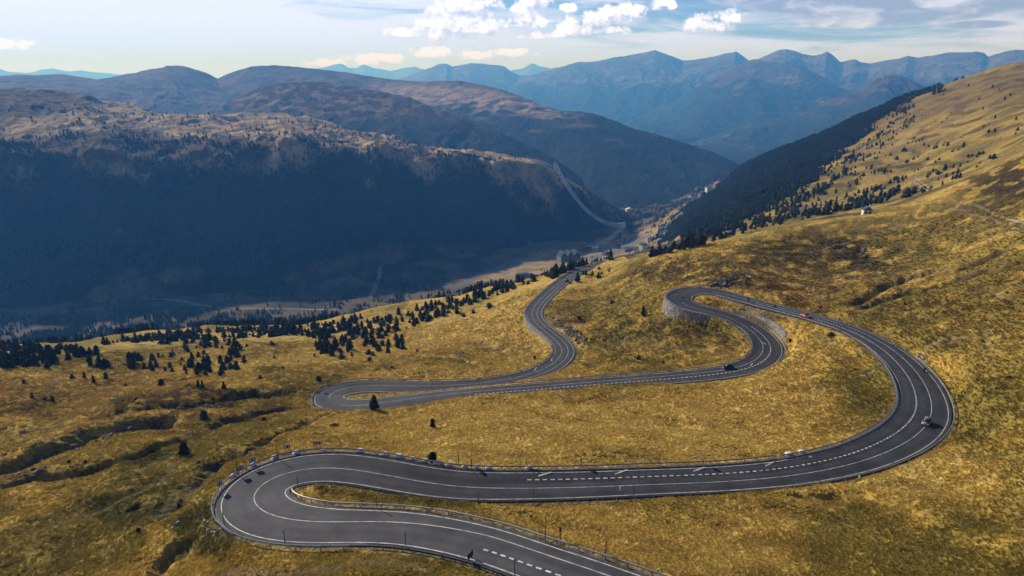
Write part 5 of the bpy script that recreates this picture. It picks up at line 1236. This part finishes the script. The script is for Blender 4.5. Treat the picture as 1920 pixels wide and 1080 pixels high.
# ------------------------------------------------------------------ buildings
M_PLASTER = noise_mix(new_mat('plaster', rough=.9), .3, (.5,.48,.45), (.66,.64,.6)); M_SLATE = noise_mix(new_mat('slate_roof', rough=1, spec=.03), .4, (.04,.045,.055), (.09,.1,.115)); M_SWALL = noise_mix(new_mat('stone_facade', rough=.95), .6, (.09,.085,.08), (.2,.19,.175)); M_WIN = new_mat('window_glass', (.02,.03,.04), .1, 0, .6); M_TIMBER = new_mat('timber', (.14,.07,.035), .8); M_RROOF = new_mat('rust_roof', (.22,.09,.05), .8)
def house(p, rz, w_, d, h, rh, wallm, roofm, label, cat='building', gables=1, floors=2, cols=4, group=None, chim=True):
    e = empty('building', p, rz, label, cat, group)
    b = MB(); b.box(-w_ / 2, w_ / 2, -d / 2, d / 2, -3, h); b.build('wall', wallm, e)
    gw = w_ / gables
    for g in range(gables):
        x0 = -w_ / 2 + g * gw - .3; x1 = x0 + gw + .6
        r = MB(); q = 0.6; r.prism([(x0 - .2 * (g == 0), h + .02), ((x0 + x1) / 2, h + rh), (x1, h + .02)], -d / 2 - q, d / 2 + q)
        ro = r.build('roof', roofm, e)
        if chim and g == 0:
            c = MB(); c.box((x0 + x1) / 2 + gw * .15, (x0 + x1) / 2 + gw * .15 + .9, -d * .2, -d * .2 + .9, h + rh * .4, h + rh + .9); c.build('chimney', wallm, ro)
    fh = h / floors
    for f in range(floors):
        for c in range(cols):
            x = -w_ / 2 + w_ * (c + .5) / cols; m = MB(); ww = min(1.6, w_ / cols * .5); m.box(x - ww / 2, x + ww / 2, -d / 2 - .08, -d / 2 + .05, f * fh + fh * .3, f * fh + fh * .8); m.build('window', M_WIN, e)
    m = MB(); m.box(-.7, .7, -d / 2 - .12, -d / 2 + .05, 0, 2.1); o = m.build('door', M_TIMBER, e); o.location.x = w_ * .18
    return e
def vhit(px, py): return hit(px, py, 1000)
hp = hit(1625, 402, 0, 700); house(hp, math.radians(-12), 5.2, 4.6, 3.0, 2.3, M_PLASTER, M_SLATE, 'small white gabled hut alone on the rim of the brown knoll', 'hut', 1, 1, 2)
house(vhit(1066, 488), math.radians(20), 52, 26, 13, 12, M_SWALL, M_SLATE, 'large dark slate-roofed hotel with several gables on the valley floor', 'hotel', 3, 4, 12)
house(vhit(1056, 489), math.radians(20), 16, 18, 8, 7, M_SWALL, M_SLATE, 'smaller dark annex beside the gabled hotel', 'building', 1, 2, 4)
house(vhit(1100, 470), math.radians(10), 30, 26, 10, 5, M_SWALL, M_SLATE, 'dark lift station building above the hotel', 'building', 1, 2, 6)
house(vhit(1117, 471), math.radians(12), 26, 18, 9, 4, noise_mix(new_mat('blue_cladding', rough=.5), .3, (.12,.17,.24), (.25,.32,.4)), M_SLATE, 'pale blue clad building beside the dark lift station', 'building', 2, 2, 6)
house(vhit(986, 520), math.radians(-18), 44, 12, 6, 3.5, M_SWALL, M_SLATE, 'long low dark barn alone at the edge of the valley shadow', 'barn', 1, 1, 6)
house(vhit(992, 457), math.radians(0), 12, 8, 4, 3, M_SWALL, M_SLATE, 'tiny dark barn on the sunlit valley meadow', 'barn', 1, 1, 2)
house(vhit(1185, 470), math.radians(10), 44, 24, 6, 2, M_SWALL, M_SLATE, 'flat dark building beside the rows of parked cars', 'building', 2, 2, 8)
house(vhit(1180, 397), math.radians(10), 26, 16, 10, 5, M_PLASTER, M_PLASTER, 'white building at the foot of the dark forest', 'building', 1, 3, 5)
for px, py, w_, lb in [(1206,464,18,'small white house by the valley car park'),(1222,452,16,'small grey house where the valley road bends'),(1243,428,20,'white house beside the valley road below the forest'),(1262,410,18,'small house between the valley road and the dark forest'),(1276,398,22,'pale house on the valley road, nearer than the village'),(1288,386,18,'last pale house before the village'),(1158,466,14,'little hut between the car park and the parked cars'),(1136,479,16,'low shed beside the hotel access road'),(1214,470,20,'long shed right of the flat dark building'),(1250,440,14,'tiny shed right of the valley road bend')]:
    p = hit(px, py, 1000)
    if p is not None: house(p, math.radians(rt.uniform(-30, 40)), w_, 12, 7, 5, M_PLASTER if 'white' in lb or 'pale' in lb else M_SWALL, M_SLATE, lb, 'house', 1, 2, 3, None, False)
k = 0
for px, py, w_, wm, rm_ in [(1302,366,26,M_PLASTER,M_SLATE),(1312,364,22,M_SWALL,M_SLATE),(1322,360,30,M_SWALL,M_SLATE),(1331,358,26,M_PLASTER,M_SLATE),(1339,352,24,M_PLASTER,M_RROOF),(1346,352,22,M_SWALL,M_RROOF),(1326,352,26,M_PLASTER,M_SLATE),(1296,371,20,M_PLASTER,M_SLATE),(1317,369,22,M_SWALL,M_SLATE),(1352,346,20,M_PLASTER,M_RROOF),(1309,358,24,M_SWALL,M_SLATE),(1336,347,22,M_PLASTER,M_SLATE)]:
    p = hit(px, py, 1900)
    if p is not None: house(p, math.radians(rt.uniform(-30, 40)), w_, 16, 11, 7, wm, rm_, 'small house in the village at the mouth of the valley', 'house', 1, 3, 3, 'houses of the valley village', False)
# parked cars near the flat building
for r_ in range(2):
    for c in range(9):
        p = vhit(1150 + c * 5.2 + r_ * 26, 477 - c * 1.2 - r_ * 9)
        if p is None: continue
        q = MB(); q.prism([(-2.2,.3),(-2.2,.9),(-1.7,.98),(-1.2,1.5),(.4,1.5),(1.1,.95),(2.2,.75),(2.2,.3)], -.9, .9)
        o = q.build('parked_car', [M_PLASTER, M_GREY, M_DGREY, paint('parked_silver', (.5,.5,.52))][rt.integers(4)]); o.location = p; o.rotation_euler = (0, 0, math.radians(100)); o.scale = (1.25, 1.25, 1.25)
        tag(o, 'tiny parked car in the rows beside the flat dark building', 'car', 'cars parked on the valley floor')

# ------------------------------------------------------------------ roads, tracks and stream on the valley floor
def drape(name, pix, width, mat, label, field=None, rmin=1000, lift=.5, step=7, smooth_n=6):
    P = []
    for px, py in pix:
        q = (field.hit(px, py, rmin) if field else hit(px, py, rmin))
        if q is not None: P.append((q.x, q.y))
    P = catmull(np.array(P), 16); P, _ = resample(P, step); P[:, 0] = smooth(P[:, 0], 2, 1); P[:, 1] = smooth(P[:, 1], 2, 1)
    T = np.gradient(P, axis=0); T /= np.linalg.norm(T, axis=1)[:, None]; Nn = np.column_stack([-T[:, 1], T[:, 0]])
    F_ = field or GROUND; vs = []; fs = []; n = 5
    for i in range(len(P)):
        for q in range(n):
            o = (q / (n - 1) - .5) * width; x, y = P[i] + Nn[i] * o; vs.append((x, y, float(F_.z(x, y)) + lift))
        if i:
            for q in range(n - 1): a = (i - 1) * n + q; fs.append((a + n, a + n + 1, a + 1, a))
    o = mesh(name, vs, fs, mat); o['kind'] = 'structure'; o['label'] = label; return o
M_VROAD = noise_mix(new_mat('pale_asphalt', rough=.9), .1, (.1,.1,.105), (.16,.155,.15)); M_TRACK = noise_mix(new_mat('dirt_track', rough=1), .1, (.13,.115,.095), (.22,.2,.17)); M_WATER = new_mat('stream_water', (.2,.24,.28), .15, 0, .5)
drape('road', [(1130,500),(1180,482),(1225,468),(1241,440),(1250,420),(1265,402),(1290,386),(1318,366)], 15, M_VROAD, 'pale main road running down the valley floor', None, 1000, .7)
drape('road', [(1062,502),(1090,492),(1130,478),(1165,465),(1200,450),(1232,432)], 34, M_VROAD, 'wide pale car park and access road on the valley floor', None, 1000, .8)
drape('road', [(1362,446),(1366,437),(1378,430),(1390,426),(1386,432)], 9, M_VROAD, 'short visible piece of road loop behind the brown knoll', None, 440, .5, 2)
drape('road', [(1490,405),(1494,395),(1506,390),(1530,389),(1540,392)], 8, M_VROAD, 'road hairpin glimpsed on the far right hillside', None, 520, .6, 2)
drape('path', [(-60,572),(20,568),(110,563),(230,561),(330,563),(380,573),(470,579),(560,580),(640,582)], 9, M_TRACK, 'pale track crossing the shaded valley floor', None, 1000, .6)
drape('path', [(694,560),(703,540),(710,520),(714,500),(720,486)], 10, M_TRACK, 'straight pale track running up the shaded valley floor', None, 1000, .6)
drape('stream', [(815,542),(835,538),(868,534),(885,524),(895,515),(930,508),(958,498),(972,488),(1000,478)], 9, M_WATER, 'pale stream winding across the shaded valley floor', None, 1000, .6)
drape('path', [(1000,518),(1050,502),(1100,490),(1135,475)], 8, M_TRACK, 'dirt track below the hotel', None, 1000, .6)

# ------------------------------------------------------------------ power line
def pylon(p, h, rz, label):
    e = empty('pylon', p, rz, label, 'pylon', 'lattice pylons of the power line')
    m = MB(); r_ = .16 * h / 40 + .05; b = h * .11; t = h * .03
    for sx in (-1, 1):
        for sy in (-1, 1): m.tube((sx * b, sy * b, -2), (sx * t, sy * t, h), r_, r_ * .7, 4)
    for k_ in range(7):
        z0, z1 = h * k_ / 7, h * (k_ + 1) / 7; w0 = b + (t - b) * k_ / 7; w1 = b + (t - b) * (k_ + 1) / 7
        for s in (-1, 1):
            m.tube((-w0, s * w0, z0), (w1, s * w1, z1), r_ * .5, n=4); m.tube((w0, s * w0, z0), (-w1, s * w1, z1), r_ * .5, n=4); m.tube((s * w0, -w0, z0), (s * w1, w1, z1), r_ * .5, n=4)
    m.build('lattice_mast', M_GREY, e)
    for z_ in (.72, .84, .96):
        a = MB(); a.tube((-h * .17, 0, h * z_), (h * .17, 0, h * z_), r_ * .7, n=4); a.tube((-h * .17, 0, h * z_), (0, 0, h * (z_ + .04)), r_ * .5, n=4); a.tube((h * .17, 0, h * z_), (0, 0, h * (z_ + .04)), r_ * .5, n=4); a.build('cross_arm', M_GREY, e)
    return e
py1 = vhit(1170, 446); py0 = FA.hit(1040, 324, 1500); py2 = vhit(1117, 484); py3 = hit(1708, 362, 440)
pylon(py1, 46, .9, 'tall lattice pylon at the foot of the cables on the valley floor'); pylon(py0, 34, .9, 'lattice pylon on the ridge where the cables start'); pylon(py2, 38, .9, 'lattice pylon beside the hotel car park'); pylon(py3, 16, .4, 'small lattice pylon on the far right hillside')
M_CABLE = new_mat('bright_cable', (.8,.8,.8), .4, 0)
def cable(p, q, sag, r_, label):
    m = MB(); n = 26; P = [Vector(p).lerp(Vector(q), t) - Vector((0, 0, 4 * sag * t * (1 - t))) for t in np.linspace(0, 1, n)]
    for a, b in zip(P[:-1], P[1:]): m.tube(a, b, r_, n=5)
    o = m.build('power_cable', M_CABLE); tag(o, label, 'cable', 'cables of the power line')
for k, (ox, oz) in enumerate([(-7, .72), (7, .72), (-7, .84), (7, .84), (-7, .96), (7, .96)]):
    a = math.cos(.9), math.sin(.9)
    cable((py0.x + ox * a[0] * .8, py0.y + ox * a[1] * .8, py0.z + 34 * oz), (py1.x + ox * a[0], py1.y + ox * a[1], py1.z + 46 * oz), 52 + k, .42, 'bright sagging power cable between the ridge and the valley pylon')
    cable((py1.x + ox * a[0], py1.y + ox * a[1], py1.z + 46 * oz), (py2.x + ox * a[0], py2.y + ox * a[1], py2.z + 38 * oz), 8, .12, 'dull power cable between the two valley pylons')
for k, (pxa, pya) in enumerate([(1990, 433), (1990, 447)]):
    q = hit(pxa, pya + 60, 0, 700); d_ = Vector(ray(pxa, pya)); t_ = 260.0
    cable((py3.x, py3.y, py3.z + 15 - 3 * k), tuple(d_ * t_), 6, .06, ('upper' if k == 0 else 'lower') + ' of two thin pale cables crossing the right-hand slope')

# ------------------------------------------------------------------ grass tussocks: one object, instanced clumps that take the colour of the sward
def tuft_mesh(seed):
    r = np.random.default_rng(seed); vs = []; fs = []
    for k in range(15):
        a = r.uniform(0, 6.283); q = r.uniform(.0, .34); c = Vector((q * math.cos(a), q * math.sin(a), -.06)); lean = r.uniform(.15, .5); h = r.uniform(.3, .62); w_ = r.uniform(.08, .17)
        t = Vector((-math.sin(a + r.uniform(-.8, .8)), math.cos(a), 0)) * w_; tip = c + Vector((math.cos(a) * lean, math.sin(a) * lean, h))
        i = len(vs); m_ = c.lerp(tip, .55) + Vector((0, 0, .08)); vs += [c - t, c + t, m_ + t * .8, m_ - t * .8, tip]; fs += [(i, i + 1, i + 2, i + 3), (i + 3, i + 2, i + 4)]
    me = bpy.data.meshes.new('grass_tuft'); me.from_pydata([tuple(v) for v in vs], [], fs); me.update(); me.materials.append(M_TUFT); return me
M_TUFT = new_mat('dry_grass', rough=.95, spec=.1); nt = M_TUFT.node_tree; N = nt.nodes
ia = N.new('ShaderNodeAttribute'); ia.attribute_type = 'INSTANCER'; ia.attribute_name = 'tint'; df = N.new('ShaderNodeBsdfDiffuse'); tl = N.new('ShaderNodeBsdfTranslucent'); mx = N.new('ShaderNodeMixShader'); mx.inputs[0].default_value = .5
for q in (df, tl): nt.links.new(ia.outputs['Color'], q.inputs['Color'])
nt.links.new(df.outputs[0], mx.inputs[1]); nt.links.new(tl.outputs[0], mx.inputs[2]); nt.links.new(mx.outputs[0], N['Material Output'].inputs['Surface']); N.remove(N['Principled BSDF'])
NT = 190000
r_ = np.exp(rt.uniform(math.log(66), math.log(430), NT * 2)); a_ = rt.uniform(-.8, .8, NT * 2)
fi = np.interp(a_, AZ, np.arange(len(AZ))); fj = np.interp(np.log(r_), GV, np.arange(len(GV)))
keep = (bilerp(d_road - hw, fi, fj) > 1.3 + 1.6 * np.abs(perlin(r_ * np.sin(a_) / 4, r_ * np.cos(a_) / 4, 411))) & (bilerp(scarp, fi, fj) < rt.uniform(.03, .45, NT * 2)) & (r_ < np.interp(a_, AZ, Rc) * 1.02)
dn = fbm(r_ * np.sin(a_) / 7, r_ * np.cos(a_) / 7, 3, 401); keep &= dn > rt.uniform(-1.2, .9, NT * 2)
keep = np.where(keep)[0][:NT]; r_, a_, fi, fj = r_[keep], a_[keep], fi[keep], fj[keep]
x_, y_ = r_ * np.sin(a_), r_ * np.cos(a_); z_ = GROUND.z(x_, y_)
tc_ = np.stack([bilerp(col[..., c], fi, fj) for c in range(3)], 1) * (rt.lognormal(.5, .2, len(x_)))[:, None]
tc_ = np.clip(tc_ * (1 + rt.normal(0, .03, tc_.shape)), .004, .75)
gs = rt.uniform(.4, 1.0, len(x_)) * np.clip(r_ / 170, .8, 1.5)
me = bpy.data.meshes.new('grass'); me.vertices.add(len(x_)); me.vertices.foreach_set('co', np.stack([x_, y_, z_], 1).astype(np.float32).ravel())
at = me.attributes.new('size', 'FLOAT_VECTOR', 'POINT'); at.data.foreach_set('vector', np.stack([gs * 1.25, gs * 1.25, gs * rt.uniform(.35, .7, len(x_))], 1).astype(np.float32).ravel())
at = me.attributes.new('turn', 'FLOAT_VECTOR', 'POINT'); tv = np.zeros((len(x_), 3), np.float32); tv[:, 2] = rt.uniform(0, 6.28, len(x_)); at.data.foreach_set('vector', tv.ravel())
at = me.attributes.new('pick', 'INT', 'POINT'); at.data.foreach_set('value', rt.integers(0, 3, len(x_)).astype(np.int32))
at = me.attributes.new('tint', 'FLOAT_COLOR', 'POINT'); c4 = np.ones((len(x_), 4), np.float32); c4[:, :3] = tc_; at.data.foreach_set('color', c4.ravel())
grass = bpy.data.objects.new('grass', me); COL.objects.link(grass); grass['kind'] = 'stuff'; grass['label'] = 'dry golden tussock grass over the near slopes'
md = grass.modifiers.new('tufts', 'NODES'); md.node_group = instancer('grass_tufts', [tuft_mesh(k) for k in range(3)])
